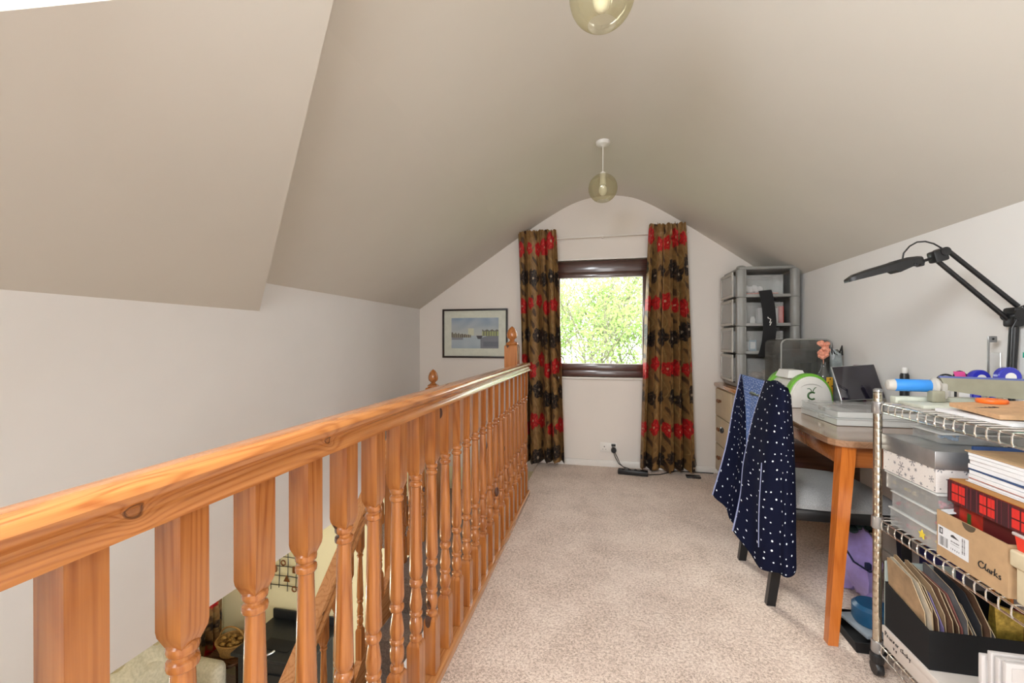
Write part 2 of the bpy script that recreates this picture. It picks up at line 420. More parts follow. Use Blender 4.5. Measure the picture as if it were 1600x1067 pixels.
# far gable wall with window opening
wx0, wx1, wz0, wz1 = -.47, .425, .79, 1.835
b = MB().box(XL - .2, wx0, D, D + .22, -.088, 2.6).box(wx1, XR + .2, D, D + .22, -.088, 2.6)
b.box(wx0, wx1, D, D + .22, -.088, wz0).box(wx0, wx1, D, D + .22, wz1, 2.6)
struct(b.build('wall_far', plain('white_emulsion_warm_lit', (.80, .735, .675), .9, var=.015, scale=3)))  # same white paint, with the warm light near the window put into its colour
b = MB().box(-4.4, XR + .2, D, D + .22, -2.5, -.088)
struct(b.build('wall_lower_far', 'cream_wall'))
b = MB().box(-4.2, -4.05, YB, D, -2.5, -.088)
struct(b.build('wall_lower_left', 'cream_wall'))
b = MB().box(-4.4, -.6, YB, D, -2.6, -2.5)
struct(b.build('floor_lower', 'carpet'))
b = MB().box(-4.4, XL - .005, YB, D, -.085, .06)
struct(b.build('ceiling_lower', 'ceil'))
# roof: sloping sides eased into a narrow flat strip; the left slope is lower near the camera and
# ends on a slanting edge; a roof window is let into it
def zn2(x): return 1.27 + .70 * (x - XL)
def cz(x):
    k = .16
    f = lambda a, c: ((a + c) - ((a - c) ** 2 + k * k) ** .5) / 2
    return f(f(zl(x), FZ + .05), zr(x))
def slab(b, poly, zf, t):
    n = len(poly); vs = [(x, y, zf(x)) for x, y in poly] + [(x, y, zf(x) + t) for x, y in poly]
    b.add(vs, [tuple(range(n)), tuple(range(2 * n - 1, n - 1, -1))] + [(i, (i + 1) % n, (i + 1) % n + n, i + n) for i in range(n)])
XS = -.80
b = MB()
slab(b, [(XL - .05, D + .05), (XS, D + .05), (XS, 1.06), (XL - .05, 1.85)], cz, .12)
struct(b.build('ceiling_slope_left', 'ceil'))
xs = [XS + i * (XR + .05 - XS) / 60 for i in range(61)]
b = MB()
vs = [(x, y, cz(x) + t) for t in (0, .12) for y in (YB, D + .05) for x in xs]; n = 61
fs = [(i, i + 1, n + i + 1, n + i) for i in range(60)] + [(2 * n + i, 2 * n + i + 1, 3 * n + i + 1, 3 * n + i) for i in range(60)]
fs += [(i, i + 1, 2 * n + i + 1, 2 * n + i) for i in range(60)] + [(n + i, n + i + 1, 3 * n + i + 1, 3 * n + i) for i in range(60)]
fs += [(0, n, 3 * n, 2 * n), (n - 1, 2 * n - 1, 4 * n - 1, 3 * n - 1)]
b.add(vs, fs, True); struct(b.build('ceiling', 'ceil'))
e0, e1 = (XL, 1.9), (-.69, 1.0)
def ne(x): return e0[1] + (x - e0[0]) / (e1[0] - e0[0]) * (e1[1] - e0[1])
b = MB(); xl0 = XL - .02; A, B = -1.10, -.86; ya, yb_, y0 = .572, .785, -.6
slab(b, [(xl0, YB), (xl0, ne(xl0)), (A, ne(A)), (A, YB)], zn2, .03)
slab(b, [(A, ya), (A, ne(A)), (B, ne(B)), (B, yb_)], zn2, .03)
slab(b, [(A, YB), (A, y0), (B, y0), (B, YB)], zn2, .03)
slab(b, [(B, YB), (B, ne(B)), (-.15, ne(-.15)), (-.15, YB)], zn2, .03)
xa, xb = xl0, -.15
b.add([(x, ne(x) - dy, zn2(x) + dz) for dy in (.001, .03) for x, dz in ((xa, .001), (xb, .001), (xb, .40), (xa, .40))], [(0, 1, 2, 3), (7, 6, 5, 4), (0, 4, 5, 1), (1, 5, 6, 2), (2, 6, 7, 3), (3, 7, 4, 0)])
struct(b.build('ceiling_slope_near_left', 'ceil'))
hole = [(A, y0), (A, ya), (B, yb_), (B, y0)]
wr = struct(MB().add([(x, y, zn2(x) + .028) for x, y in hole], [(0, 1, 2, 3)]).build('window_2', 'pane'))
# unseen rear wall; its opening is added to let sky light in
b = MB().box(XL - .1, XR + .1, YB - .15, YB, -2.5, .35).box(XL - .1, -.3, YB - .15, YB, .35, 2.7).box(.7, XR + .1, YB - .15, YB, .35, 2.7).box(-.3, .7, YB - .15, YB, 1.8, 2.7)
b.box(-4.2, XL - .1, YB - .15, YB, -2.5, -.08)
struct(b.build('wall_rear', 'wall'))
# baseboards
struct(MB().box(-.40, XR, D - .014, D, 0, .056, .003).build('baseboard_far', 'white_gloss'))
struct(MB().box(XR - .014, XR, YB, D - .015, 0, .056, .003).build('baseboard_right', 'white_gloss'))
# outdoor ground
struct(MB().box(-14, 14, D + .3, 24, -2.7, -2.6).build('ground', plain('lawn', (.16, .25, .07), 1, var=.3, scale=6)))

# ------------------------------------------------------------------ window_1 in the far wall
fy = D + .004
wn = bpy.data.objects.new('window_1', None); COL.objects.link(wn); wn.location = (-.02, fy, wz0); ORG['window_1'] = (-.02, fy, wz0); wn['kind'] = 'structure'
gx0, gx1, gz0, gz1 = -.39, .335, .905, 1.68
b = MB()
b.box(wx0, wx1, fy, fy + .09, 1.725, wz1 - .008, .004).box(wx0, wx1, fy, fy + .09, wz0 + .002, .85, .004)
b.box(wx0, -.43, fy, fy + .09, .85, 1.725, .004).box(.372, wx1, fy, fy + .09, .85, 1.725, .004)
b.build('window_frame', 'rosewood', wn)
b = MB()
b.box(-.43, .372, fy - .006, fy + .05, gz1, 1.725, .004).box(-.43, .372, fy - .006, fy + .05, .85, gz0, .004)
b.box(-.43, gx0, fy - .006, fy + .05, gz0, gz1, .004).box(gx1, .372, fy - .006, fy + .05, gz0, gz1, .004)
b.build('sash', 'rosewood', wn)
MB().box(gx0 - .004, gx1 + .004, fy + .018, fy + .022, gz0 - .004, gz1 + .004).build('pane', 'pane', wn)
b = MB()
for z in (gz0, gz1 - .008): b.box(gx0, gx1, fy - .002, fy + .016, z, z + .008)
for x in (gx0, gx1 - .006): b.box(x, x + .006, fy - .002, fy + .016, gz0, gz1)
b.build('glazing_bead', 'white_gloss', wn)
MB().box(wx0 - .03, wx1 + .03, fy - .035, fy, wz0 - .016, wz0, .004).build('window_sill', 'white_gloss', wn)
MB().box(wx0 - .02, wx1 + .02, fy - .012, fy, wz1, wz1 + .014, .003).build('top_bead', 'white_gloss', wn)

# ------------------------------------------------------------------ turned pine balustrade along the gallery
BX = -.551
def square_loft(b, c, secs):
    vs = []; n = len(secs)
    for h, z in secs:
        for i, j in ((-1, -1), (1, -1), (1, 1), (-1, 1)): vs.append((c[0] + i * h, c[1] + j * h, c[2] + z))
    fs = [(3, 2, 1, 0), tuple((n - 1) * 4 + k for k in range(4))]
    for j in range(n - 1):
        for k in range(4): k2 = (k + 1) % 4; fs.append((j * 4 + k, j * 4 + k2, (j + 1) * 4 + k2, (j + 1) * 4 + k))
    b.add(vs, fs)
def turned(b, c, z0, z1, h=.0205, seg=16, tb=.178, bb=.18):
    """square blocks at both ends, turned rings, tapering shaft and vase between"""
    zt = z1 - tb; zb = z0 + bb; k = (zt - zb) / .51; H = h / .0205
    e = .0012
    square_loft(b, c, [(h - e, z0), (h, z0 + e), (h, zb - .010), (h * .93, zb - .003), (h * .66, zb + .006)])
    square_loft(b, c, [(h * .66, zt - .008), (h * .95, zt + .008), (h, zt + .016), (h, z1)])
    P = [(.0135, -.006), (.0150, .004), (.0185, .008), (.0195, .013), (.0185, .018), (.0135, .022), (.0135, .028), (.0178, .034), (.0200, .050), (.0185, .068), (.0135, .078), (.0188, .082), (.0200, .087), (.0188, .092), (.0160, .095),
         (.0195, .112), (.0192, .122), (.0140, .158), (.0125, .166), (.0185, .171), (.0205, .179), (.0185, .187), (.0145, .191), (.0175, .197), (.0205, .208), (.0203, .220),
         (.0145, .463), (.0140, .468), (.0188, .472), (.0198, .477), (.0188, .482), (.0145, .485), (.0145, .489), (.0188, .493), (.0196, .498), (.0188, .503), (.0140, .507), (.0150, .512), (.0140, .520)]
    b.lathe([(r * H, c[2] + zb + z * k) for r, z in P], (c[0], c[1], 0), seg)
bal = thing('balustrade', 'long varnished pine balustrade with turned spindles beside the carpeted gallery floor', 'balustrade', (BX, 1.0, 0))
hr = [(0, .957), (.024, .9565), (.0325, .9525), (.0365, .945), (.0352, .938), (.028, .931), (.0235, .926), (.0245, .920), (.0315, .914), (.0355, .908), (.036, .9), (.0, .9)]
prof = [(BX + x, z) for x, z in hr[:-1]] + [(BX - x, z) for x, z in reversed(hr[1:-1])]
o = MB().prism(prof, -1.3, 3.052, 'y', True)
hrail = o.build('handrail', 'pine_y', bal)
# the handrail knots sit in its own object space, so give it an origin on the rail line
me = hrail.data
for v in me.vertices: v.co.y += 1.0
hrail.location.y = -1.0
b = MB().prism([(BX - .031, .001), (BX + .031, .001), (BX + .031, .026), (BX + .026, .034), (BX - .026, .034), (BX - .031, .026)], -1.3, 3.06)
b.build('base_rail', 'pine_b', bal)
b = MB(); turned(b, (BX, .3465, 0), .034, .9005)
first = b.build('baluster', 'pine', bal)
for k in range(-10, 23):
    if k: share(first, 'baluster', 0, .1215 * k, 0, bal)
def newel(par, x, y, z0, ztop, h, name='newel_post'):
    b = MB(); zt = ztop - .135
    square_loft(b, (x, y, 0), [(h, z0), (h, zt - .008), (h * .9, zt), ])
    p = b.build(name, 'pine', par)
    b = MB()
    b.lathe([(h * .9, zt), (h * .98, zt + .008), (h * .9, zt + .018), (h * .55, zt + .026), (h * .35, zt + .034), (h * .42, zt + .042), (h * .72, zt + .052), (h * .82, zt + .066), (h * .80, zt + .085), (h * .62, zt + .108), (h * .34, zt + .125), (h * .12, zt + .134), (.001, zt + .136)], (x, y, 0), 20)
    b.build('acorn_finial', 'pine', p)
newel(bal, -.648, 3.035, -.30, 1.218, .047)

# staircase going down towards the camera behind the balustrade
st = bpy.data.objects.new('staircase', None); COL.objects.link(st); st.location = (-.92, 1.2, -2.5); ORG['staircase'] = (-.92, 1.2, -2.5); st['kind'] = 'structure'
for i in range(1, 11):
    z = -.30 - .2 * i; y = 2.36 - .215 * i
    MB().box(-1.225, -.69, y - .02, y + .215, z - .03, z, .008).build('tread', 'stair_carpet', st)
    MB().box(-1.225, -.69, y + .2, y + .215, z, z + .17, .002).build('riser', 'stair_carpet', st)
sb = thing('stair_balustrade', 'lower pine stair balustrade with acorn newel sloping down behind the gallery balustrade', 'balustrade', (-1.25, 2.36, -.30))
def railz(y): return .545 + .93 * (y - 2.352)
# sloping handrail with a moulded section
def sweep2(b, prof, pts):
    vs = []; n = len(prof)
    for (x, y, z) in pts:
        for (a, c) in prof: vs.append((x + a, y, z + c))
    fs = [tuple(range(n)), tuple((len(pts) - 1) * n + k for k in range(n - 1, -1, -1))]
    for j in range(len(pts) - 1):
        for k in range(n): k2 = (k + 1) % n; fs.append((j * n + k, j * n + k2, (j + 1) * n + k2, (j + 1) * n + k))
    b.add(vs, fs, False)
rp = [(-.034, -.085), (.034, -.085), (.034, -.066), (.026, -.05), (.026, -.035), (.034, -.02), (.030, 0), (-.030, 0), (-.034, -.02), (-.026, -.035), (-.026, -.05), (-.034, -.066)]
b = MB(); sweep2(b, rp, [(-1.25, 2.33, railz(2.33)), (-1.25, .35, railz(.35))]); b.build('handrail', 'pine_b', sb)
b = MB(); sweep2(b, [(p[0], p[1] * .75) for p in rp], [(-1.25, 2.37, .56), (-1.25, 2.98, .56)]); b.build('handrail', 'pine_b', sb)
b = MB().add([(-1.268, y, railz(y) - .79 - o_) for y in (2.36, .25) for o_ in (0, .27)] + [(-1.232, y, railz(y) - .79 - o_) for y in (2.36, .25) for o_ in (0, .27)],
             [(0, 1, 3, 2), (4, 6, 7, 5), (0, 2, 6, 4), (1, 5, 7, 3), (0, 4, 5, 1), (2, 3, 7, 6)])
b.build('string', 'pine_b', sb)
newel(sb, -1.25, 2.40, -.6, .60, .04); newel(sb, -1.25, 3.02, -.30, .90, .045)
b = MB(); turned(b, (-1.25, 2.23, 0), railz(2.23) - .80, railz(2.23) - .07, .017, 10, .16, .16)
f2 = b.build('baluster', 'pine', sb)
for k in range(1, 17): share(f2, 'baluster', 0, -.1 * k, -.093 * k, sb)
b = MB(); turned(b, (-1.25, 2.53, 0), -.30, .505, .017, 10, .16, .16)
f3 = b.build('baluster', 'pine', sb)
for k in range(1, 5): share(f3, 'baluster', 0, .1 * k, 0, sb)
lb = thing('landing_balustrade', 'short pine rail with spindles between acorn newel and left wall', 'balustrade', (-1.5, 3.02, -.30))
b = MB().beam((-1.296, 3.02, .545), (XL, 3.02, .545), .06, .05); b.build('handrail', 'pine_x', lb)
for k in range(4):
    b = MB(); turned(b, (-1.38 - .1 * k, 3.02, 0), -.30, .52, .017, 10, .16, .16); b.build('baluster', 'pine', lb)

# ------------------------------------------------------------------ curtains
def flower_field(seed, per=.265):
    rnd = random.Random(seed); fl = []
    for r_ in range(9):
        v0 = .10 + r_ * per
        for c in range(6):
            u0 = -.03 + c * .15 + (r_ % 2) * .07 + rnd.uniform(-.03, .03)
            fl.append((u0, v0 + rnd.uniform(-.05, .05), r_ % 2, rnd.uniform(.050, .074), rnd.uniform(0, 6)))
    def fn(u, v):
        base = (.27, .145, .048)
        g = .5 + .5 * sin(u * 60 + 2.5 * sin(v * 31)) * sin(v * 44 + 2 * sin(u * 50))
        base = tuple(c * (.72 + .45 * g) for c in base)
        # trailing leaf outlines
        q = abs(sin(u * 38 + 1.3 * sin(v * 24)) - .75 * sin(v * 27 + u * 9))
        if q < .10: base = (.35, .23, .09)
        elif q > 1.45: base = (.07, .035, .015)
        for (fu, fv, kind, rr, ph) in fl:
            du, dv = u - fu, v - fv
            d = (du * du + dv * dv) ** .5
            if d > rr * 1.35: continue
            a = math.atan2(dv, du) + ph
            lim = rr * (.86 + .30 * abs(cos(2.5 * a)))
            if d < lim:
                pet = abs(sin(2.5 * a))
                if kind:
                    col = (.50, .010, .012) if pet > .16 else (.20, .004, .006)
                    if d < rr * .16: col = (.62, .40, .25)
                    elif rr * .5 < d < rr * .57 and pet > .55: col = (.62, .10, .07)
                else:
                    col = (.014, .009, .008) if pet > .2 else (.09, .05, .025)
                    if d < rr * .17: col = (.42, .32, .22)
                    elif rr * .66 < d < rr * .74 and pet > .7: col = (.16, .10, .06)
                return col
        return base
    return fn
def curtain(name, top, bot, ztop, zbot, y0, nf, amp, seed, label, fabric_w=.72, axis='x', flare=1.3, group='floral curtains in this room', nu=150, nv=300):
    fn = flower_field(seed); rnd = random.Random(seed)
    ph = [rnd.uniform(-.5, .5) for _ in range(4)]
    vs, cs, fs = [], [], []
    for j in range(nv + 1):
        v = j / nv; z = zbot + (ztop - zbot) * v
        t = 1 - v; sm = t ** .8
        x0 = top[0] + (bot[0] - top[0]) * sm; x1 = top[1] + (bot[1] - top[1]) * sm
        A = amp * (.45 + .75 * min(1, t * 2.2)) * (1 + (flare - 1) * t)
        pinch = max(0, 1 - abs(ztop - .075 - z) / .03)
        head = max(0, min(1, (z - (ztop - .075)) / .02))
        for i in range(nu + 1):
            s = i / nu
            w = s * nf + .22 * sin(3 * s * pi + ph[0]) + .10 * t * sin(5 * s + ph[1])
            y = -A * sin(2 * pi * w) * (1 - .45 * pinch) - .35 * A * sin(4 * pi * w + ph[2] + t * .8)
            y += head * .007 * sin(2 * pi * nf * 3.2 * s) 
            x = x0 + (x1 - x0) * (s + .018 * sin(4 * pi * w + ph[3]))
            zz = z
            if v == 1: zz += .008 * sin(2 * pi * nf * 3.2 * s)
            if v == 0: zz += .012 * sin(7 * s + seed)
            vs.append((x, y0 + y, zz) if axis == 'x' else (y0 - y, x, zz))
            cs.append(fn(s * fabric_w, z if axis == 'x' else z + 2.5))
    for j in range(nv):
        for i in range(nu):
            a = j * (nu + 1) + i; fs.append((a, a + 1, a + nu + 2, a + nu + 1))
    b = MB().add(vs, fs, True)
    o = b.build(name, 'print_cloth', cols=cs)
    m = o.modifiers.new('thickness', 'SOLIDIFY'); m.thickness = .0025
    return tag(o, label, 'curtain', group)
CY = D - .10
curtain('curtain', (-.752, -.415), (-.70, -.338), 2.098, .035, CY, 4, .042, 3, 'brown floral curtain with red and black flowers, left of the upstairs window')
curtain('curtain', (.38, .665), (.305, .742), 2.098, .03, CY, 4.5, .042, 8, 'brown floral curtain with red and black flowers, right of the upstairs window')
curtain('curtain', (3.45, 3.82), (3.44, 3.84), -.25, -2.45, -3.975, 4, .025, 5, 'dark floral curtain hanging beside the wall of the room below', axis='y', nu=60, nv=160)
rod = thing('curtain_rail', 'thin white curtain rail above the small window', 'curtain rail', (-.04, D, 2.03))
MB().tube([(-.76, D - .05, 2.028), (.70, D - .05, 2.032)], .0065).build('rod', 'white_gloss', rod)
for x in (-.70, -.01, .62): MB().box(x - .008, x + .008, D - .052, D - .001, 2.018, 2.042, .002).build('bracket', 'white_gloss', rod)

# ------------------------------------------------------------------ picture, socket, cables
pic = thing('framed_picture', 'dark framed watercolour of a harbour hanging on the far wall', 'picture', (-1.186, D - .001, .947))
px0, px1, pz0, pz1 = -1.507, -.868, .952, 1.414
b = MB(); fw = .017
b.box(px0, px1, D - .022, D - .002, pz0, pz0 + fw, .002).box(px0, px1, D - .022, D - .002, pz1 - fw, pz1, .002)
b.box(px0, px0 + fw, D - .022, D - .002, pz0 + fw, pz1 - fw, .002).box(px1 - fw, px1, D - .022, D - .002, pz0 + fw, pz1 - fw, .002)
b.build('frame', plain('near_black_wood', (.022, .012, .010), .4), pic)
MB().box(px0 + fw, px1 - fw, D - .010, D - .003, pz0 + fw, pz1 - fw).build('mount', plain('ivory_mount', (.76, .74, .66), .8), pic)
def harbour(u, v):
    W, H = .462, .287; x, y = u / W, v / H
    n = .5 + .5 * sin(x * 9 + 3 * sin(y * 5)) * sin(y * 8 + 2.4 * sin(x * 6 + 1))
    if y > .42:
        t = (y - .42) / .58
        c = [.62 - .18 * t - .20 * n * t, .62 - .12 * t - .17 * n * t, .60 + .02 * t - .10 * n * t]
        if .36 < x < .48 and y < .66: c = [.72, .70, .56]
    else:
        t = y / .42
        c = [.52 - .12 * (1 - t) * n, .57 - .10 * (1 - t) * n, .64 - .06 * (1 - t) * n]
        if .30 + .5 * (x - .55) > y and x > .62: c = [.25, .25, .30]
        if x < .25 and y > .28 and n > .45: c = [.28, .28, .33]
    hl = .44 + .10 * (1 - min(1, x / .42)) * (.7 + .3 * sin(x * 90)) if x < .42 else 0
    if .36 < y < hl: c = [.16, .13, .12] if sin(x * 140) > -.2 else [.40, .36, .28]
    if x > .66 and .40 < y < .60 + .02 * sin(x * 60): c = [.20, .18, .16] if y > .55 or sin(x * 120) > .4 else [.45, .48, .22]
    if .53 < x < .67 and .31 < y < .42: c = [.10, .09, .11] if abs(x - .6) < .07 - (.42 - y) * .3 else c
    if y < .22 and x > .68 and y > .05: c = [.19, .19, .24]
    return c
panel((-1.418, D - .0105, 1.042), (.462, 0, 0), (0, 0, .287), 130, 80, harbour, 'watercolour', pic)
MB().box(px0 + fw, px1 - fw, D - .0145, D - .0135, pz0 + fw, pz1 - fw).build('glass', 'pane', pic)

sk = thing('double_socket', 'white double wall socket under the window with one black plug', 'socket', (.05, D - .001, .13))
MB().box(-.030, .118, D - .010, D - .001, .130, .214, .003).build('plate', 'white_gloss', sk)
for cx in (.008, .080):
    b = MB()
    b.box(cx - .004, cx + .004, D - .0112, D - .0098, .173, .181).box(cx - .016, cx - .010, D - .0112, D - .0098, .152, .156).box(cx + .010, cx + .016, D - .0112, D - .0098, .152, .156)
    b.build('pin_holes', 'black', sk)
    MB().box(cx - .006 + .02, cx + .006 + .02, D - .014, D - .0098, .188, .202, .002).build('switch', 'white_gloss', sk)
MB().box(.068, .104, D - .030, D - .012, .186, .206, .004).build('blank_adaptor', 'black', sk)
pl = thing('plug', 'black mains plug in the right hand outlet of the socket', 'plug', (.088, D - .03, .13))
MB().lathe([(.021, 0), (.024, .006), (.024, .03), (.018, .038)], (.088, D - .050, .155), 14, 'y').build('body', 'black', pl)
b = MB().tube([(.088, D - .045, .14), (.10, D - .05, .10), (.13, D - .055, .045), (.17, D - .06, .022), (.22, D - .07, .012)], .0035)
b.build('cord', 'black', pl)
b = MB().tube([(.096, D - .045, .14), (.118, D - .055, .10), (.14, D - .07, .05), (.18, D - .09, .02), (.25, D - .13, .006), (.29, D - .10, .005), (.27, D - .05, .005)], .0035)
b.build('cord', 'black', pl)
ex = thing('extension_block', 'black extension block lying on the carpet below the socket', 'extension lead', (.21, D - .19, 0))
MB().box(.12, .36, D - .225, D - .165, .001, .040, .006, rot=Matrix.Rotation(-.10, 4, 'Z')).build('block', 'black', ex)
for k in range(4): MB().box(.15 + .05 * k, .175 + .05 * k, D - .208, D - .184, .0405, .0425, .001).build('outlet', 'black_matte', ex)
b = MB().tube([(.36, D - .205, .01), (.46, D - .16, .006), (.60, D - .035, .006), (.74, D - .035, .006), (.90, D - .035, .006)], .004)
b.build('cord', 'black', ex)
tag(MB().tube([(.735, D - .03, .22), (.752, D - .028, .14), (.765, D - .03, .07), (.75, D - .032, .03), (.735, D - .04, .008)], .0022).build('thin_cable', 'black'), 'thin dark cable drooping down beside the right upstairs curtain', 'cable')
pt = thing('flat_adapter', 'small dark flat adapter on the carpet below the right curtain', 'adapter', (.70, D - .15, 0))
MB().box(.66, .77, D - .20, D - .14, .001, .016, .004).build('case', 'black', pt)

# ------------------------------------------------------------------ pendant lamps
def pendant(y, label):
    zc = FZ - .001
    t = thing('pendant_lamp', label, 'ceiling lamp', (-.005, y, zc), 'tinted glass pendants on the ceiling')
    zt = cz(-.005)
    MB().lathe([(.046, zt), (.046, zt - .008), (.040, zt - .020), (.018, zt - .026), (.008, zt - .032)], (-.005, y, 0), 20).build('ceiling_rose', 'white_plastic', t)
    MB().tube([(-.005, y, zt - .02), (-.005, y, 2.20)], .0028).build('flex', 'white_plastic', t)
    MB().lathe([(.006, 2.205), (.017, 2.198), (.019, 2.15), (.021, 2.12), (.014, 2.115)], (-.005, y, 0), 16).build('lamp_holder', 'white_plastic', t)
    R0 = .092; vs = []; pr = []
    for k in range(3, 25):
        a = pi * k / 28; pr.append((R0 * sin(a), 2.098 + R0 * 1.0 * cos(a)))
    MB().lathe(pr, (-.005, y, 0), 32, cap=False).build('glass_shade', 'shade', t)
    MB().ball((-.005, y, 2.085), (.026, .026, .036), 14, 10).build('bulb', plain('frosted_bulb', (.82, .80, .72), .5), t)
pendant(2.824, 'round tinted glass pendant lamp nearest the window')
pendant(1.245, 'round tinted glass pendant lamp nearest the camera at the top edge')

# ------------------------------------------------------------------ furniture on the right: chest of drawers
ch = thing('chest_of_drawers', 'cream fronted chest of drawers with honey wooden top under grey drawer tower', 'chest', (1.16, 3.42, 0))
MB().box(.935, 1.385, 2.98, 3.868, .03, .735).build('carcass', 'chest_face', ch)
MB().box(.905, 1.39, 2.965, 3.873, .737, .768, .010).build('top', 'chest_top', ch)
MB().box(.955, 1.38, 3.0, 3.86, .001, .03).build('plinth', 'chest_face', ch)
for (y0, y1) in ((3.425, 3.862), (2.985, 3.405)):
    for i in range(3):
        z0 = .045 + i * .228; z1 = z0 + .220
        d = MB().box(.918, .9345, y0, y1, z0, z1, .004).build('drawer', 'chest_face', ch)
        for dy in ((.285,) if y0 > 3.3 else (.21,)):
            b = MB()
            for e in (-.016, .016): b.lathe([(.010, 0), (.008, -.008), (.013, -.014), (.015, -.020), (.010, -.026), (.001, -.027)], (.918, y0 + dy + e, (z0 + z1) / 2 + .02), 14, 'x')
            b.build('knob', 'knob_wood', d)

# grey plastic drawer tower
tw = thing('drawer_tower', 'tall grey plastic drawer tower with clear drawers standing on chest', 'drawer unit', (1.17, 3.6, .769))
tx0, tx1, ty0, ty1 = .952, 1.372, 3.40, 3.80
zs = [.80, 1.018, 1.222, 1.432, 1.635]
b = MB().box(tx0 + .015, tx1 - .015, ty0 + .02, ty1, .770, .80, .006); b.build('base', 'grey_plastic', tw)
b = MB().box(tx0 + .012, tx1, ty0, ty1, 1.632, 1.655, .012, 3); b.build('top', 'grey_plastic', tw)
for (x, y) in ((tx0 + .036, ty0 + .03), (tx1 - .03, ty0 + .03), (tx0 + .036, ty1 - .03), (tx1 - .03, ty1 - .03)):
    for k in range(4):
        b = MB().lathe([(.030, zs[k] + .001), (.032, zs[k] + .006), (.032, zs[k + 1] - .006), (.030, zs[k + 1] - .001)], (x, y, 0), 18)
        if x < 1.1 and y < 3.5: b.box(x - .033, x + .030, y - .026, y + .02, zs[k] + .002, zs[k + 1] - .002, .006)
        b.build('corner_post', 'grey_plastic', tw)
for (x, y) in ((tx0 + .036, ty0 + .03), (tx1 - .03, ty0 + .03)):
    MB().ball((x, y, 1.652), (.034, .032, .014), 16, 6).build('post_cap', 'grey_plastic', tw)
for k in range(4):
    z = zs[k]
    MB().box(tx0 + .06, tx1 - .06, ty0 + .012, ty0 + .020, z, z + .022, .002).build('shelf_rail', 'grey_plastic', tw)
    MB().box(tx0 + .05, tx1 - .03, ty0 + .02, ty1 - .01, z + .001, z + .006).build('shelf', 'grey_plastic', tw)
    MB().box(tx0 + .05, tx1 - .02, ty1 - .008, ty1 - .004, z + .02, zs[k + 1]).build('back_panel', 'grey_plastic', tw)
    MB().box(tx1 - .012, tx1 - .008, ty0 + .05, ty1 - .05, z, zs[k + 1]).build('side_panel', 'grey_plastic', tw)
    # clear drawer with pale frame facing left
    y0, y1 = ty0 + .068, ty1 - .012
    d = MB().tray(tx0 - .002, tx1 - .09, y0 + .004, y1 - .004, z + .012, zs[k + 1] - .035, .003).build('drawer', 'clear', tw)
    f = MB(); f.box(tx0 - .014, tx0 - .004, y0, y1, z + .008, z + .028, .003).box(tx0 - .014, tx0 - .004, y0, y1, zs[k + 1] - .030, zs[k + 1] - .008, .003)
    f.box(tx0 - .014, tx0 - .004, y0, y0 + .022, z + .028, zs[k + 1] - .03, .003).box(tx0 - .014, tx0 - .004, y1 - .022, y1, z + .028, zs[k + 1] - .03, .003)
    f.build('drawer_frame', plain('pale_grey_plastic_frame', (.55, .52, .47), .4), d)
    MB().box(tx0 - .011, tx0 - .007, y0 + .022, y1 - .022, z + .028, zs[k + 1] - .03).build('drawer_front', 'clear', d)
# things inside the tower
z = zs[3] + .018
tag(MB().box(1.03, 1.26, 3.49, 3.60, z, z + .022, .009, 3).build('folded_cloth', 'orange_cloth'), 'folded coral cloth inside the top compartment of the drawer tower', 'cloth')
b = MB()
for k in range(7): b.ball((1.03 + .018 * k, 3.51 + .008 * (k % 2), z + .052 + .006 * sin(k * 2)), (.022, .015, .024), 10, 6)
tag(b.build('crumpled_cloth', 'paper'), 'crumpled white cloth inside the top compartment of the drawer tower', 'cloth')
z = zs[2] + .018
for (x, wd, h, m, lab) in ((1.035, .008, .10, 'paper', 'thin white card standing far left in the tower\'s second compartment'), (1.07, .035, .055, 'white_plastic', 'small white pot in the tower\'s second compartment'),
                      (1.12, .03, .12, 'paper', 'white carton left of the strap in the tower\'s second compartment'), (1.205, .048, .115, 'paper', 'tall white carton right of the strap in the tower\'s second compartment'), (1.262, .028, .13, 'red_plastic', 'red carton at the right of the tower\'s second compartment')):
    b = MB()
    if 'pot' in lab: b.lathe([(wd / 2, z), (wd / 2, z + h * .7), (wd / 3, z + h * .8), (wd / 3, z + h)], (x + wd / 2, 3.50, 0), 14)
    else: b.box(x, x + wd, 3.484, 3.54, z, z + h, .002)
    tag(b.build('pot' if 'pot' in lab else 'small_carton', m), lab, 'pot' if 'pot' in lab else 'box')
z = zs[1] + .018
cc = thing('picture_card', 'small pale blue picture card in the tower\'s third compartment', 'card', (1.085, 3.49, z))
MB().box(1.06, 1.11, 3.487, 3.49, z, z + .085).build('card', plain('pale_blue_card', (.30, .42, .50), .7), cc)
MB().box(1.068, 1.102, 3.4855, 3.4868, z + .02, z + .07).build('print', 'paper', cc)
tag(MB().box(1.21, 1.272, 3.484, 3.54, z + .03, z + .095, .004).build('small_carton', 'white_box'), 'white carton in the tower\'s third compartment beside the strap', 'box')
tag(MB().box(1.205, 1.275, 3.482, 3.55, z, z + .028, .004).build('card_pack', 'grey_canvas'), 'grey card pack under the white carton in the third compartment', 'pack')
b = MB().ball((1.06, 3.52, z + .04), (.04, .03, .035), 12, 8)
tag(b.build('soft_pouch', 'paper'), 'soft pale pouch at the left of the tower\'s third compartment', 'pouch')
z = zs[0] + .018
tag(MB().ball((1.205, 3.54, z + .045), (.06, .05, .04), 14, 8).ball((1.12, 3.54, z + .035), (.05, .05, .03), 14, 8).build('wool_bundle', plain('beige_wool', (.42, .30, .22), .95, var=.3, scale=60)), 'beige wool bundle inside the lowest compartment of the drawer tower', 'wool')
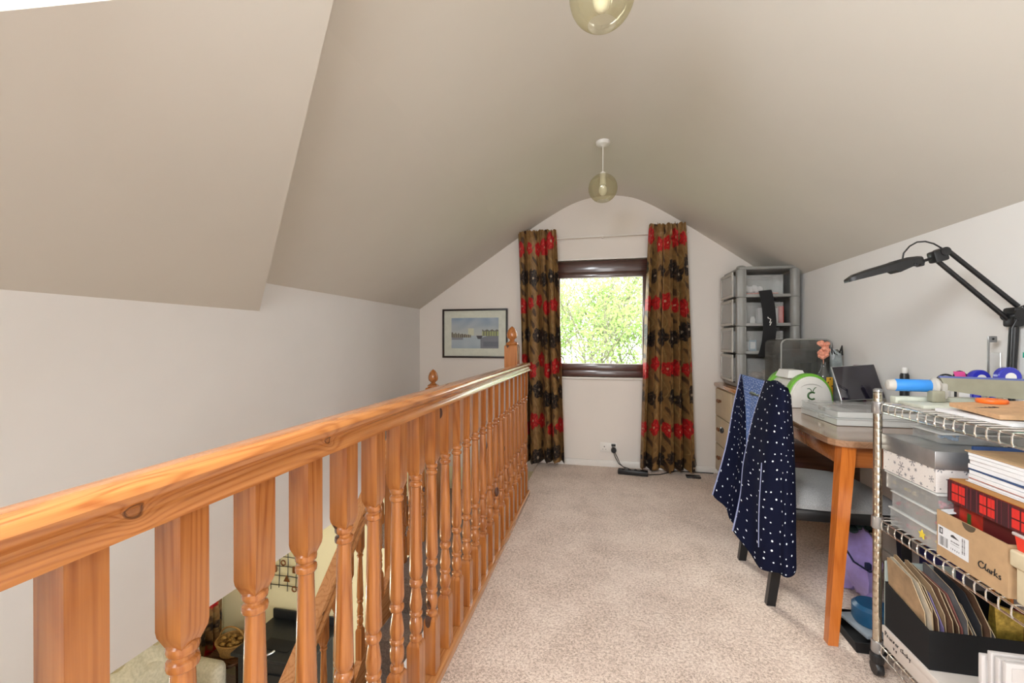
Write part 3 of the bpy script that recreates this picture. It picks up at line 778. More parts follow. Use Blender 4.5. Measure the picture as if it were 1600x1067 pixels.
# black glossy strap hanging on the tower
sp = thing('black_strap', 'black curved strap with small pale motif hanging on the grey tower', 'strap', (1.15, 3.38, .99))
P = [(1.135, 1.478), (1.146, 1.42), (1.155, 1.34), (1.160, 1.26), (1.160, 1.18), (1.152, 1.10), (1.140, 1.04), (1.128, .995)]
vs = []
for i, (x, z) in enumerate(P):
    yy = 3.392 - .018 * sin(pi * i / 7) ; wd = .043
    tx = (P[min(i + 1, 7)][0] - P[max(i - 1, 0)][0]); tz = (P[min(i + 1, 7)][1] - P[max(i - 1, 0)][1]); l = (tx * tx + tz * tz) ** .5
    nx, nz = -tz / l * wd, tx / l * wd * .5
    for (a, c) in ((-1, 0), (1, 0), (1, .003), (-1, .003)): vs.append((x + nx * a, yy + c, z + nz * a))
fs = [(0, 1, 2, 3), (31, 30, 29, 28)] + [(j * 4 + k, j * 4 + (k + 1) % 4, j * 4 + 4 + (k + 1) % 4, j * 4 + 4 + k) for j in range(7) for k in range(4)]
MB().add(vs, fs, False).build('band', plain('glossy_black_strap', (.003, .003, .004), .75), sp)
b = MB().tube([(1.152, 3.371, 1.275), (1.166, 3.371, 1.268), (1.158, 3.371, 1.243), (1.170, 3.371, 1.25), (1.160, 3.371, 1.225)], .003).tube([(1.146, 3.371, 1.285), (1.15, 3.371, 1.275)], .003)
b.build('motif', 'white_plastic', sp)

# ------------------------------------------------------------------ table
tb = thing('table', 'brown veneered table with clipped corners and orange wooden legs', 'table', (1.1, 2.3, 0))
poly = [(.892, 1.785), (.868, 1.79), (.845, 1.81), (.832, 1.84), (.838, 2.10), (.865, 2.42), (.93, 2.62), (1.02, 2.93), (1.385, 2.93), (1.385, 1.785)]
bm_ = MB().prism(poly, .725, .75, 'z')
tp = bm_.build('tabletop', 'table_wood', tb)
mod = tp.modifiers.new('bevel', 'BEVEL'); mod.width = .005; mod.segments = 2; mod.limit_method = 'ANGLE'; mod.angle_limit = R(30)
def leg(x, y, fx, fy_):
    vs = []
    for (cx, cy, h, z) in ((fx, fy_, .0165, .001), (x, y, .024, .725)):
        for i, j in ((-1, -1), (1, -1), (1, 1), (-1, 1)): vs.append((cx + i * h, cy + j * h, z))
    MB().add(vs, [(3, 2, 1, 0), (4, 5, 6, 7), (0, 1, 5, 4), (1, 2, 6, 5), (2, 3, 7, 6), (3, 0, 4, 7)]).build('leg', 'orange_wood', tb)
leg(.888, 1.83, .822, 1.79); leg(1.355, 1.83, 1.355, 1.80); leg(1.355, 2.86, 1.355, 2.88); leg(1.03, 2.80, .99, 2.82)
MB().box(.915, 1.33, 1.825, 1.845, .645, .7245, .002).build('apron', 'orange_x', tb)
MB().box(.895, .915, 1.856, 2.45, .645, .7245, .002, rot=Matrix.Rotation(-.06, 4, 'Z')).build('apron', 'orange_x', tb)
MB().box(1.05, 1.33, 2.84, 2.86, .645, .7245, .002).build('apron', 'orange_x', tb)
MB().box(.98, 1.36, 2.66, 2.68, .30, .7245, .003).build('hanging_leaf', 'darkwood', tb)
MB().box(1.325, 1.37, 1.86, 2.84, .25, .29, .003).build('stretcher', 'orange_wood', tb)

# ------------------------------------------------------------------ chair with fleece
cr = thing('chair', 'black framed chair with grey tweed seat pushed under the table', 'chair', (.95, 2.2, 0))
def taper_leg(p0, p1, h0, h1):
    vs = []
    for (c, h) in ((p0, h0), (p1, h1)):
        for i, j in ((-1, -1), (1, -1), (1, 1), (-1, 1)): vs.append((c[0] + i * h, c[1] + j * h * .8, c[2]))
    MB().add(vs, [(3, 2, 1, 0), (4, 5, 6, 7), (0, 1, 5, 4), (1, 2, 6, 5), (2, 3, 7, 6), (3, 0, 4, 7)]).build('leg', 'black_metal', cr)
for y in (2.0, 2.38):
    taper_leg((.690, y, .001), (.745, y, .40), .017, .021)
    taper_leg((1.19, y, .001), (1.17, y, .40), .015, .019)
    b = MB().beam((.748, y, .40), (.724, y, .865), .034, .022); b.build('back_post', 'black_metal', cr)
MB().tube([(.724, 1.99, .855), (.714, 2.10, .860), (.712, 2.2, .860), (.714, 2.30, .860), (.724, 2.39, .855)], .016, 10).build('top_rail', 'black_metal', cr)
for z in (.62, .76): MB().beam((.725 + (.76 - z) * .07, 2.0, z), (.725 + (.76 - z) * .07, 2.38, z), .03, .014).build('back_slat', 'black_metal', cr)
ap = [(.74, .40), (1.20, .40), (1.20, .425), (1.0, .435)]
MB().box(.73, 1.20, 1.965, 2.415, .375, .425, .012).build('seat_frame', 'black_metal', cr)
b = MB(); nu = 14; vs = []; fs = []
for j in range(nu + 1):
    for i in range(nu + 1):
        u, v = i / nu * 2 - 1, j / nu * 2 - 1
        k = 1 - .08 * max(0, abs(u)) * max(0, abs(v))
        vs.append((.965 + .245 * u * k, 2.19 + .235 * v * k, .430 + .055 * (1 - u ** 6) * (1 - v ** 6) + .012 * (1 - u * u) - .010 * u))
o0 = len(vs)
for j in (0, nu):
    for i in range(nu + 1): pass
for p in [vs[0], vs[nu], vs[-1], vs[nu * (nu + 1)]]: pass
fs = [(j * (nu + 1) + i, j * (nu + 1) + i + 1, (j + 1) * (nu + 1) + i + 1, (j + 1) * (nu + 1) + i) for j in range(nu) for i in range(nu)]
rim = [i for i in range(nu + 1)] + [(j) * (nu + 1) + nu for j in range(1, nu + 1)] + [nu * (nu + 1) + i for i in range(nu - 1, -1, -1)] + [j * (nu + 1) for j in range(nu - 1, 0, -1)]
lo = [(vs[r_][0], vs[r_][1], .4265) for r_ in rim]; k0 = len(vs); vs += lo; n = len(rim)
fs += [(rim[i], k0 + i, k0 + (i + 1) % n, rim[(i + 1) % n]) for i in range(n)] + [tuple(k0 + i for i in range(n))]
MB().add(vs, fs, True).build('seat', 'seat', cr)

fz = thing('fleece_jacket', 'navy spotted fleece with light blue lining draped over the chair back', 'jacket', (.66, 2.1, .15))
def interp(curve, t):
    # catmull-rom through control points
    n = len(curve) - 1; f = min(t * n, n - 1e-6); i = int(f); u = f - i
    p = [Vector(curve[max(i - 1, 0)]), Vector(curve[i]), Vector(curve[i + 1]), Vector(curve[min(i + 2, n)])]
    return .5 * ((2 * p[1]) + (-p[0] + p[2]) * u + (2 * p[0] - 5 * p[1] + 4 * p[2] - p[3]) * u * u + (-p[0] + 3 * p[1] - 3 * p[2] + p[3]) * u ** 3)
def cloth(curves, nu, nv, name, mat, parent, width, height, thick=.006, ripple=.006, nr=2.5, closed_bottom=0):
    vs, uv, fs = [], [], []
    for j in range(nv + 1):
        t = j / nv; row = [interp(c, t) for c in curves]
        for i in range(nu + 1):
            s = i / nu; p = interp(row, s) if len(row) > 2 else row[0].lerp(row[1], s)
            r_ = ripple * sin(2 * pi * nr * s + 1.2 * t) * min(1, t * 1.5)
            p = Vector((p.x - r_, p.y - r_ * .6, p.z + closed_bottom * sin(pi * s) * t))
            vs.append(p); uv.append((s * width, -t * height))
    for j in range(nv):
        for i in range(nu):
            a = j * (nu + 1) + i; fs.append((a, a + 1, a + nu + 2, a + nu + 1))
    b = MB().add(vs, fs, True); b.uv = uv
    o = b.build(name, mat, parent); m = o.modifiers.new('thickness', 'SOLIDIFY'); m.thickness = thick; m.offset = 0
    return o, vs
p1L = [(.700, 2.435, .942), (.656, 2.40, .765), (.604, 2.32, .577), (.53, 2.25, .366)]
p1R = [(.706, 2.425, .934), (.697, 2.33, .713), (.679, 2.24, .478), (.628, 2.18, .224)]
linL = [(.697, 2.40, .943), (.700, 2.37, .864), (.690, 2.29, .745), (.672, 2.22, .62)]
linR = [(.725, 2.13, .932), (.700, 2.14, .841), (.672, 2.16, .735), (.664, 2.2, .62)]
p2L = [(.711, 2.12, .936), (.664, 2.12, .774), (.627, 2.12, .57), (.61, 2.1, .43), (.567, 2.06, .276)]
p2M = [(.700, 2.02, .945), (.668, 2.02, .763), (.650, 2.01, .544), (.637, 1.99, .385), (.63, 1.97, .181)]
p2N = [(.715, 1.94, .928), (.700, 1.925, .757), (.697, 1.93, .574), (.689, 1.91, .369), (.683, 1.90, .184)]
p2R = [(.748, 1.955, .895), (.745, 1.935, .726), (.740, 1.92, .576), (.733, 1.90, .381), (.727, 1.87, .2)]
p2S = [(.775, 2.03, .86), (.768, 1.98, .70), (.765, 1.95, .55), (.762, 1.93, .40), (.75, 1.92, .30)]
o, v1 = cloth([p1L, p1R], 14, 40, 'rear_front_panel', 'fleece', fz, .22, .62, ripple=.010, nr=1.5)
cloth([linL, linR], 14, 30, 'lining', 'fleece_in', fz, .28, .34, ripple=.008, nr=1.5)
o, v2 = cloth([p2L, p2M, p2N, p2R, p2S], 44, 60, 'near_front_panel', 'fleece', fz, .36, .74, ripple=.007, nr=3.2)
cloth([[(.700, 2.435, .942), (.72, 2.43, .80), (.715, 2.42, .62)], [(.758, 2.30, .90), (.76, 2.30, .80), (.755, 2.30, .6)], [(.765, 2.05, .91), (.775, 2.05, .80), (.77, 2.05, .55)]], 20, 20, 'back_panel', 'fleece', fz, .4, .35)
# rolled shoulder over the posts
cloth([[(.700, 2.02, .945), (.73, 2.03, .942), (.765, 2.05, .90)], [(.715, 1.94, .928), (.74, 1.955, .918), (.775, 2.03, .86)]], 12, 12, 'shoulder', 'fleece', fz, .12, .1, ripple=.002)
b = MB(); 
def edge(vs, nu, col_): return [vs[j * (nu + 1) + col_] for j in range(0, len(vs) // (nu + 1))]
M['pale_piping'] = plain('pale_blue_piping', (.27, .29, .46), .8)
for vv, nn, rr0 in ((v1, 14, .0032), (v2, 44, .0034)): MB().tube([p + Vector((-.002, -.004, 0)) for p in edge(vv, nn, 0)], rr0, 6).build('piping', 'pale_piping', fz)
seam = [p + Vector((-.006, -.006, 0)) for p in edge(v2, 44, 13)][26:54]
b.tube(seam, .002, 6)
b.build('seam_line', 'pale_piping', fz)
MB().ball((.59, 2.36, .66), (.010, .02, .016), 10, 6).build('toggle', 'black', fz)

# ------------------------------------------------------------------ things on the table and the chest
dm = thing('die_cutting_machine', 'white and lime green die cutting machine with a dark C on its rounded end', 'craft machine', (1.095, 2.78, .75))
mx, mz = 1.10, .752
def dome(r, h, n=22, e=.0):
    return [(mx + r * cos(pi - pi * k / n) , mz + h * (max(0, sin(pi * k / n)) ** .8)) for k in range(n + 1)]
b = MB().prism(dome(.100, .162), 2.655, 2.925, 'y', True); b.build('body', 'offwhite', dm)
b = MB().prism(dome(.116, .186), 2.625, 2.660, 'y', True); b.build('green_band', 'lime', dm)
b = MB().prism(dome(.104, .170), 2.612, 2.624, 'y', True).prism(dome(.098, .163), 2.604, 2.612, 'y', True); b.build('end_cap', 'offwhite', dm)
b = MB().prism(dome(.116, .186), 2.926, 2.958, 'y', True); b.build('green_band', 'lime', dm)
b = MB().add([(1.02, 2.70, .905), (1.12, 2.70, .905), (1.12, 2.88, .905), (1.02, 2.88, .905), (1.035, 2.72, .948), (1.105, 2.72, .948), (1.105, 2.86, .948), (1.035, 2.86, .948)],
             [(3, 2, 1, 0), (4, 5, 6, 7), (0, 1, 5, 4), (1, 2, 6, 5), (2, 3, 7, 6), (3, 0, 4, 7)])
b.build('top_handle', 'white_plastic', dm)
ly = 2.6025
b = MB(); b.tube([(mx + .002 + .019 * cos(a), ly, .819 + .019 * sin(a)) for a in [R(50 + 260 * k / 16) for k in range(17)]], .0048, 6)
b.tube([(mx + .001, ly, .838), (mx - .002, ly, .850), (mx - .010, ly, .858), (mx - .020, ly, .856)], .002, 6)
b.tube([(mx + .006, ly, .838), (mx + .010, ly, .852), (mx + .017, ly, .862), (mx + .023, ly, .864)], .002, 6)
b.build('c_mark', 'logo_green', dm)
b = MB().tube([(mx + .060 * cos(a), ly, .842 + .040 * sin(a)) for a in [R(150 - 120 * k / 14) for k in range(15)]], [.0006 + .0022 * sin(pi * k / 14) for k in range(15)], 6)
b.build('arc_groove', 'grey_rubber', dm)

bt = thing('bottle', 'clear glass bottle with yellow label and peach flower top behind the die cutter', 'bottle', (1.262, 2.84, .75))
MB().lathe([(.030, .752), (.034, .758), (.034, .900), (.030, .925), (.014, .950), (.012, .985), (.014, .99)], (1.262, 2.84, 0), 20).build('glass', 'bottle', bt)
MB().box(1.262, 1.295, 2.803, 2.806, .80, .905, .001).build('label', 'yellow', bt)
b = MB()
for k in range(5): b.ball((1.270 + .010 * (k % 3), 2.8015, .815 + .020 * k), (.0035, .0012, .0045), 8, 5)
b.build('label_print', 'black', bt)
b = MB(); rnd = random.Random(4)
b.tube([(1.262, 2.84, .98), (1.262, 2.84, 1.03)], .002)
for k in range(26):
    t = k / 25; b.ball((1.262 + rnd.uniform(-.020, .020), 2.84 + rnd.uniform(-.018, .018), 1.02 + .085 * t), (.015, .015, .014), 8, 6)
b.build('flower_head', 'peach', bt)

cv = thing('machine_cover', 'smoky clear domed machine cover with dark contents beside the grey tower', 'cover', (1.245, 3.1, .769))
def rr(x0, x1, z0, z1, r, n=6):
    P = [(x0, z0), (x1, z0)]
    P += [(x1 - r + r * cos(R(90 * k / n)), z1 - r + r * sin(R(90 * k / n))) for k in range(n + 1)]
    P += [(x0 + r + r * cos(R(90 + 90 * k / n)), z1 - r + r * sin(R(90 + 90 * k / n))) for k in range(n + 1)]
    return P
b = MB(); P = rr(1.105, 1.385, .770, 1.125, .035); n = len(P)
vs = [(x, y, z) for y in (3.02, 3.30) for x, z in P]
b.add(vs, [tuple(range(n))] , False); b.add(vs, [(i, (i + 1) % n, (i + 1) % n + n, i + n) for i in range(n)], True); b.add(vs, [tuple(range(2 * n - 1, n - 1, -1))])
b.build('cover_shell', 'smoke', cv)
MB().tube([(x, 3.02, z) for x, z in P[1:] + P[:1]], .005, 8).build('rim', 'grey_plastic', cv)
b = MB().box(1.15, 1.36, 3.10, 3.24, .772, .83, .02, 3).box(1.16, 1.22, 3.10, 3.24, .80, 1.04, .025, 3).box(1.16, 1.36, 3.11, 3.23, .97, 1.06, .03, 3).box(1.32, 1.36, 3.13, 3.2, .86, .98, .008)
b.build('machine_inside', plain('grey_machine', (.09, .095, .09), .5), cv)
bgp = thing('crumpled_bag', 'grey crumpled plastic bag standing between smoky cover and right wall', 'bag', (1.34, 2.95, .75))
vs = []; fs = []
for j in range(13):
    t = j / 12
    for k in range(16):
        a = 2 * pi * k / 16; r = .036 * (1 - .25 * t) * (1 + .18 * sin(3 * a + 4 * t) + .12 * sin(7 * a + 9 * t))
        vs.append((1.342 + r * cos(a), 2.88 + r * 1.0 * sin(a), .752 + .30 * t + .015 * sin(2 * a) * t))
for j in range(12):
    for k in range(16): k2 = (k + 1) % 16; fs.append((j * 16 + k, j * 16 + k2, j * 16 + 16 + k2, j * 16 + 16 + k))
fs += [tuple(range(15, -1, -1)), tuple(12 * 16 + k for k in range(16))]
MB().add(vs, fs, True).build('bag_body', plain('blue_grey_plastic_bag', (.25, .28, .28), .3, var=.3, coat=.3), bgp)
MB().tube([(1.32, 2.868, 1.03), (1.315, 2.862, 1.075), (1.33, 2.86, 1.04), (1.35, 2.86, 1.03), (1.368, 2.862, 1.085), (1.372, 2.866, 1.03)], .005).build('dark_tie', 'black', bgp)

for k, (z0, lab) in enumerate(((.752, 'flat clear craft case on the table, lower of two'), (.785, 'flat clear craft case on the table, upper of two, under the tablet'))):
    c = thing('craft_case', lab, 'case', (1.16, 2.28, z0), 'flat clear craft cases on the table')
    x0, x1, y0, y1 = .985 + .004 * k, 1.345, 2.10 + .003 * k, 2.44
    MB().tray(x0, x1, y0, y1, z0, z0 + .024, .003).build('base', 'milky', c)
    MB().box(x0 - .003, x1 + .003, y0 - .003, y1 + .003, z0 + .0245, z0 + .031, .003).build('lid', 'milky' if not k else 'clear', c)
    MB().box(x0 + .008, x1 - .02, y0 + .01, y1 - .02, z0 + .004, z0 + .020).build('paper_stack', 'paper', c)
    if k: MB().box(1.09, 1.20, 2.14, 2.36, z0 + .0205, z0 + .0222).build('printed_sheet', plain('grey_lilac_print', (.50, .47, .50), .5), c)
    MB().box(x0 - .006, x0 - .003, 2.2, 2.26, z0 + .012, z0 + .03, .001).build('clasp', 'clear', c)

tbx = thing('tablet', 'dark glossy tablet leaning back in its stand on the table', 'tablet', (1.27, 2.50, .75))
rot = Matrix.Rotation(R(-22), 4, 'X') @ Matrix.Rotation(R(-5), 4, 'Y')
pv = (1.265, 2.50, .90)
MB().box(1.165, 1.365, 2.495, 2.503, .812, .995, .006, 3, rot=rot, piv=pv).build('case', 'silver', tbx)
MB().box(1.169, 1.361, 2.4925, 2.4955, .816, .991, .003, 2, rot=rot, piv=pv).build('screen', 'screen', tbx)
MB().box(1.20, 1.36, 2.4975 - .0, 2.60, .7515, .762, .003).build('stand_foot', 'black', tbx)
MB().beam((1.27, 2.57, .76), (1.27, 2.53, .93), .10, .004).build('stand_prop', 'black', tbx)
tag(MB().box(1.335, 1.385, 2.66, 2.672, .752, .985, .003, rot=Matrix.Rotation(R(-6), 4, 'X')).build('notebook', plain('dark_plum_cover', (.10, .012, .05), .4)), 'dark plum notebook standing on edge behind the tablet', 'book')
rl = thing('roll', 'black roll with white end cap behind tablet near the wall', 'roll', (1.37, 2.44, .75))
MB().lathe([(.016, .7505), (.017, .76), (.017, .955), (.014, .965)], (1.375, 2.34, 0), 14).build('tube', 'black', rl)
MB().lathe([(.010, .965), (.012, .972), (.012, .985), (.008, .992)], (1.375, 2.34, 0), 12).build('cap', 'white_plastic', rl)

# desk lamp clamped to the table
Y = 1.80
lp = thing('desk_lamp', 'black jointed desk lamp with long flat head over the table', 'lamp', (1.37, Y, .75))
MB().box(1.345, 1.385, 1.79, 1.822, .7515, .775, .005).build('clamp', 'black_metal', lp)
MB().tube([(1.366, Y, .775), (1.372, Y, 1.00), (1.380, Y, 1.17)], .0125, 12).build('lower_arm', 'black_metal', lp)
b = MB().box(1.362, 1.394, Y - .024, Y + .024, 1.165, 1.232, .008).lathe([(.019, -.028), (.019, .028)], (1.378, Y, 1.205), 16, 'y')
b.build('elbow', 'black_metal', lp)
for (p, q) in (((1.385, Y - .006, 1.236), (1.180, Y - .006, 1.438)), ((1.366, Y + .006, 1.192), (1.158, Y + .006, 1.404))): MB().tube([p, q], .0078, 10).build('upper_arm', 'black_metal', lp)
b = MB().box(1.136, 1.180, Y - .02, Y + .02, 1.396, 1.438, .007, rot=Matrix.Rotation(R(-14), 4, 'Y')).lathe([(.015, -.024), (.015, .024)], (1.168, Y, 1.430), 14, 'y')
b.build('head_joint', 'black_metal', lp)
MB().tube([(1.145, Y, 1.412), (1.115, Y, 1.402)], .005).ball((1.106, Y, 1.398), .012).tube([(1.104, Y - .014, 1.388), (1.104, Y + .014, 1.388)], .006).build('swivel', 'black_metal', lp)
ang = R(-15.5); hp = Vector((1.108, Y, 1.408))
def hpnt(l, y, z): return (hp.x - l * cos(ang) - z * sin(ang) * -1, hp.y + y, hp.z + l * sin(ang) + z * cos(ang))
secs = [(0, .012, .010, -.012), (.018, .022, .015, -.014), (.05, .028, .020, -.017), (.088, .028, .020, -.024), (.098, .028, .018, -.014), (.17, .028, .016, -.013), (.218, .025, .011, -.012), (.238, .022, .003, -.012), (.245, .016, -.006, -.012)]
vs = []
for l, wv, zt, zb in secs:
    for (a, c) in ((-1, zb), (1, zb), (1, zt * .5), (.6, zt), (-.6, zt), (-1, zt * .5)): vs.append(hpnt(l, a * wv, c))
n = 6; fs = [tuple(range(n - 1, -1, -1)), tuple((len(secs) - 1) * n + k for k in range(n))] + [(j * n + k, j * n + (k + 1) % n, j * n + n + (k + 1) % n, j * n + n + k) for j in range(len(secs) - 1) for k in range(n)]
MB().add(vs, fs, True).build('lamp_head', 'black_metal', lp)
MB().box(1.070, 1.084, Y - .03, Y - .02, 1.380, 1.392, .003).build('switch', 'black_metal', lp)
pts = [(1.050, Y, 1.405), (1.054, Y, 1.432), (1.072, Y, 1.456), (1.095, Y, 1.470), (1.120, Y, 1.471), (1.145, Y, 1.462), (1.162, Y, 1.450), (1.176, Y, 1.440)]
MB().tube(pts, .0028, 8).build('cable', 'black', lp)
MB().tube([(1.388, Y - .01, 1.232), (1.394, Y - .02, 1.238), (1.354, Y - .026, 1.16), (1.352, Y - .022, 1.0), (1.355, Y - .01, .80)], .0022, 8).build('cable', 'black', lp)

# small stationery on the table by the wall
hs = thing('pen_pot', 'white pot holding scissors and clear ruler beside the blue tape reels', 'pot', (1.30, 1.86, .75))
MB().lathe([(.042, .7515), (.046, .76), (.048, .93), (.045, .93), (.043, .765), (.001, .764)], (1.315, 1.897, 0), 20, cap=False).build('pot', 'white_plastic', hs)
sr = thing('acrylic_ruler', 'clear ruler with grey metal top standing beside the white pot', 'ruler', (1.36, 1.86, .77))
MB().box(1.352, 1.384, 1.856, 1.859, .7525, 1.075).build('blade', 'clear', sr)
MB().box(1.342, 1.370, 1.850, 1.855, 1.112, 1.134, .002, 3).box(1.342, 1.3475, 1.850, 1.855, .985, 1.114, .001).build('metal_end', 'silver', sr)
MB().ball((1.357, 1.8495, 1.124), (.004, .0015, .004), 8, 6).build('hole', 'black', sr)
pk = thing('scissors', 'black handled scissors standing handles upward in the pot', 'scissors', (1.30, 1.86, .80))
for cx, cz_ in ((1.281, .984), (1.305, .972)):
    MB().tube([(cx + .015 * cos(a), 1.884, cz_ + .018 * sin(a)) for a in [2 * pi * k / 16 for k in range(16)]], .0065, 8, True).build('handle_loop', 'black', pk)
MB().beam((1.292, 1.884, .962), (1.30, 1.888, .80), .012, .002).build('blade', 'silver', pk)
tg = tag(MB().add([(1.244, 1.858, 1.006), (1.278, 1.858, 1.006), (1.296, 1.858, .935), (1.268, 1.858, .935), (1.244, 1.860, 1.006), (1.278, 1.860, 1.006), (1.296, 1.860, .935), (1.268, 1.860, .935)], [(0, 1, 2, 3), (7, 6, 5, 4), (0, 4, 5, 1), (1, 5, 6, 2), (2, 6, 7, 3), (3, 7, 4, 0)]).build('pink_tag', 'pink'), 'bright pink card tag standing in the pot beside the black scissors', 'tag')
P = [(1.195, 1.86, .7545), (1.192, 1.86, .90)] + [(1.222 + .030 * cos(a), 1.86, .966 + .028 * sin(a)) for a in [R(180 - 180 * k / 12) for k in range(13)]] + [(1.252, 1.86, .90), (1.250, 1.86, .7545)]
tag(MB().tube(P, .0035, 8).build('black_loop', 'black'), 'black cable loop arching up from the table behind the grey trimmer arm', 'cable')
for nm, x, y, rr_, z in (('tape dispenser with the smaller cobalt blue reel, left of lamp pole', 1.300, 1.83, .030, .985), ('larger cobalt blue tape dispenser right in front of the lamp pole', 1.335, 1.766, .034, .995)):
    tp_ = thing('tape_dispenser', nm, 'tape dispenser', (x, y, .75), 'cobalt blue tape dispensers by the lamp')
    yb3 = max(y, 1.80)
    MB().box(x - .022, x + .002, yb3 - .012, yb3 + .008, .7515, z - .02, .005).build('stand', 'cobalt', tp_)
    MB().lathe([(rr_ * .9, -.013), (rr_, -.009), (rr_, .009), (rr_ * .9, .013)], (x, y, z), 24, 'y').build('reel', 'cobalt', tp_)
    MB().lathe([(rr_ * .45, -.015), (rr_ * .45, .015)], (x, y, z), 18, 'y').build('hub', 'white_plastic', tp_)

# ------------------------------------------------------------------ under the table
def blob(b, c, r, seed, seg=20, rings=14, amp=.12):
    rnd = random.Random(seed); P = [rnd.uniform(0, 6) for _ in range(6)]; vs = []; fs = []
    for j in range(rings + 1):
        t = pi * j / rings
        for k in range(seg):
            a = 2 * pi * k / seg; d = Vector((max(sin(t), .02) * cos(a), max(sin(t), .02) * sin(a), -cos(t)))
            m = 1 + amp * (sin(3 * a + P[0] + 2 * t) * sin(2 * t + P[1]) + .5 * sin(7 * a + P[2] + 5 * t))
            z = c[2] + r[2] * d.z * m
            vs.append((c[0] + r[0] * d.x * m, c[1] + r[1] * d.y * m, max(z, .002 + (0 if c[2] > 0 else -9))))
    for j in range(rings):
        for k in range(seg): k2 = (k + 1) % seg; fs.append((j * seg + k, j * seg + k2, (j + 1) * seg + k2, (j + 1) * seg + k))
    b.add(vs, fs, True)
pb = thing('lilac_bag', 'lilac fabric bag with dark trim on the carpet under the table', 'bag', (1.105, 2.20, 0))
b = MB(); blob(b, (1.105, 2.20, .15), (.070, .14, .165), 3, amp=.2); b.build('bag_body', 'purple', pb)
MB().tube([(1.035, 2.16, .22), (1.05, 2.10, .17), (1.09, 2.062, .15), (1.14, 2.07, .16)], .004).build('piping', 'navy', pb)
MB().box(1.075, 1.095, 2.055, 2.075, .16, .185, .004).build('buckle', 'navy', pb)
b = MB()
for k in range(12): b.ball((1.045 + .009 * k, 2.15 + .02 * sin(k * 2.1), .300 + .014 * sin(k * 1.7)), (.018, .02, .014), 8, 6)
b.build('dark_frill', plain('dark_teal_frill', (.02, .05, .05), .9), pb)
bb = thing('tray_stack', 'black tray holding blue folder and grey card on carpet by shelf post', 'tray', (1.0, 1.86, 0))
MB().tray(.875, 1.12, 1.742, 1.95, .001, .045, .004, .012).build('tray', 'black_matte', bb)
MB().box(.91, 1.09, 1.78, 1.92, .046, .060, .003, rot=Matrix.Rotation(.2, 4, 'Z')).build('card', plain('grey_blue_card', (.28, .32, .36), .6), bb)
b = MB().lathe([(.055, .062), (.062, .075), (.062, .120), (.050, .132)], (.985, 1.85, 0), 20); b.build('blue_pot', plain('petrol_blue_plastic', (.01, .09, .20), .4), bb)
tag(MB().beam((.865, 1.86, .05), (.955, 2.02, .215), .012, .006).build('ruler_stick', plain('pale_wooden_stick', (.55, .42, .33), .6)), 'pale wooden stick leaning over the black tray beneath the table', 'stick')
tag(MB().box(1.235, 1.315, 1.90, 2.02, .002, .30, .01).build('storage_box', plain('dark_blue_violet', (.035, .03, .12), .7)), 'dark blue storage box standing behind the wire shelf unit', 'box')

# ------------------------------------------------------------------ chrome wire shelf unit
UX0, UX1, UY0, UY1 = .895, 1.235, .745, 1.652
SH = (.910, .527, .112)
sh = thing('wire_shelf_unit', 'chrome wire shelf unit on castors filled with craft boxes', 'shelf unit', ((UX0 + UX1) / 2, (UY0 + UY1) / 2, 0))
for (x, y) in ((UX0, UY1), (UX1, UY1), (UX0, UY0), (UX1, UY0)):
    prof = [(.0118, .075)]
    z = .09
    while z < .93:
        prof += [(.0125, z), (.0125, z + .022), (.0123, z + .0225), (.0123, z + .0238), (.0125, z + .0244)]; z += .0254
    prof += [(.0125, .944), (.0125, .950)]
    p = MB().lathe(prof, (x, y, 0), 16).build('post', 'post_chrome', sh)
    MB().lathe([(.0128, .948), (.0128, .955), (.009, .958)], (x, y, 0), 16).build('cap', 'silver', p)
    for zz in SH: MB().lathe([(.0150, zz - .034), (.0175, zz - .030), (.0165, zz + .004), (.0145, zz + .006)], (x, y, 0), 16).build('collar', 'silver', p)
    c = MB().lathe([(.018, .045), (.020, .050), (.020, .070), (.013, .076)], (x, y, 0), 14).lathe([(.022, -.011), (.024, -.008), (.024, .008), (.022, .011)], (x, y, .026), 18, 'x')
    c.build('castor', 'black', sh)
for zz in SH:
    for (x, y0, y1) in ((UX0, UY0, UY1), (UX1, UY0, UY1)):
        for dz, r_ in ((0, .0028), (-.028, .0028)):
            MB().tube([(x, y0 + .012, zz + dz), (x, y1 - .012, zz + dz)], r_, 8).build('side_rail', 'chrome', sh)
    for y in (UY0, UY1):
        for dz in (0, -.028): MB().tube([(UX0 + .012, y, zz + dz), (UX1 - .012, y, zz + dz)], .0028, 8).build('end_rail', 'chrome', sh)
    for x in (UX0 + .115, UX0 + .23): MB().tube([(x, UY0, zz - .006), (x, UY1, zz - .006)], .0028, 8).build('support_rail', 'chrome', sh)
    y = UY0 + .03; z = zz
    pts = [(UX0 - .001, y, z - .029), (UX0 - .0045, y, z - .020), (UX0 - .0045, y, z - .006), (UX0 - .002, y, z + .0015), (UX0 + .006, y, z + .003), (UX1 - .006, y, z + .003), (UX1 + .002, y, z + .0015), (UX1 + .0045, y, z - .006), (UX1 + .0045, y, z - .020), (UX1 + .001, y, z - .029)]
    cw = MB().tube(pts, .0019, 6).build('cross_wire', 'chrome', sh)
    for k in range(1, 27): share(cw, 'cross_wire', 0, .0326 * k, 0, sh)
TOPZ, MIDZ, LOWZ = [z + .0055 for z in SH]

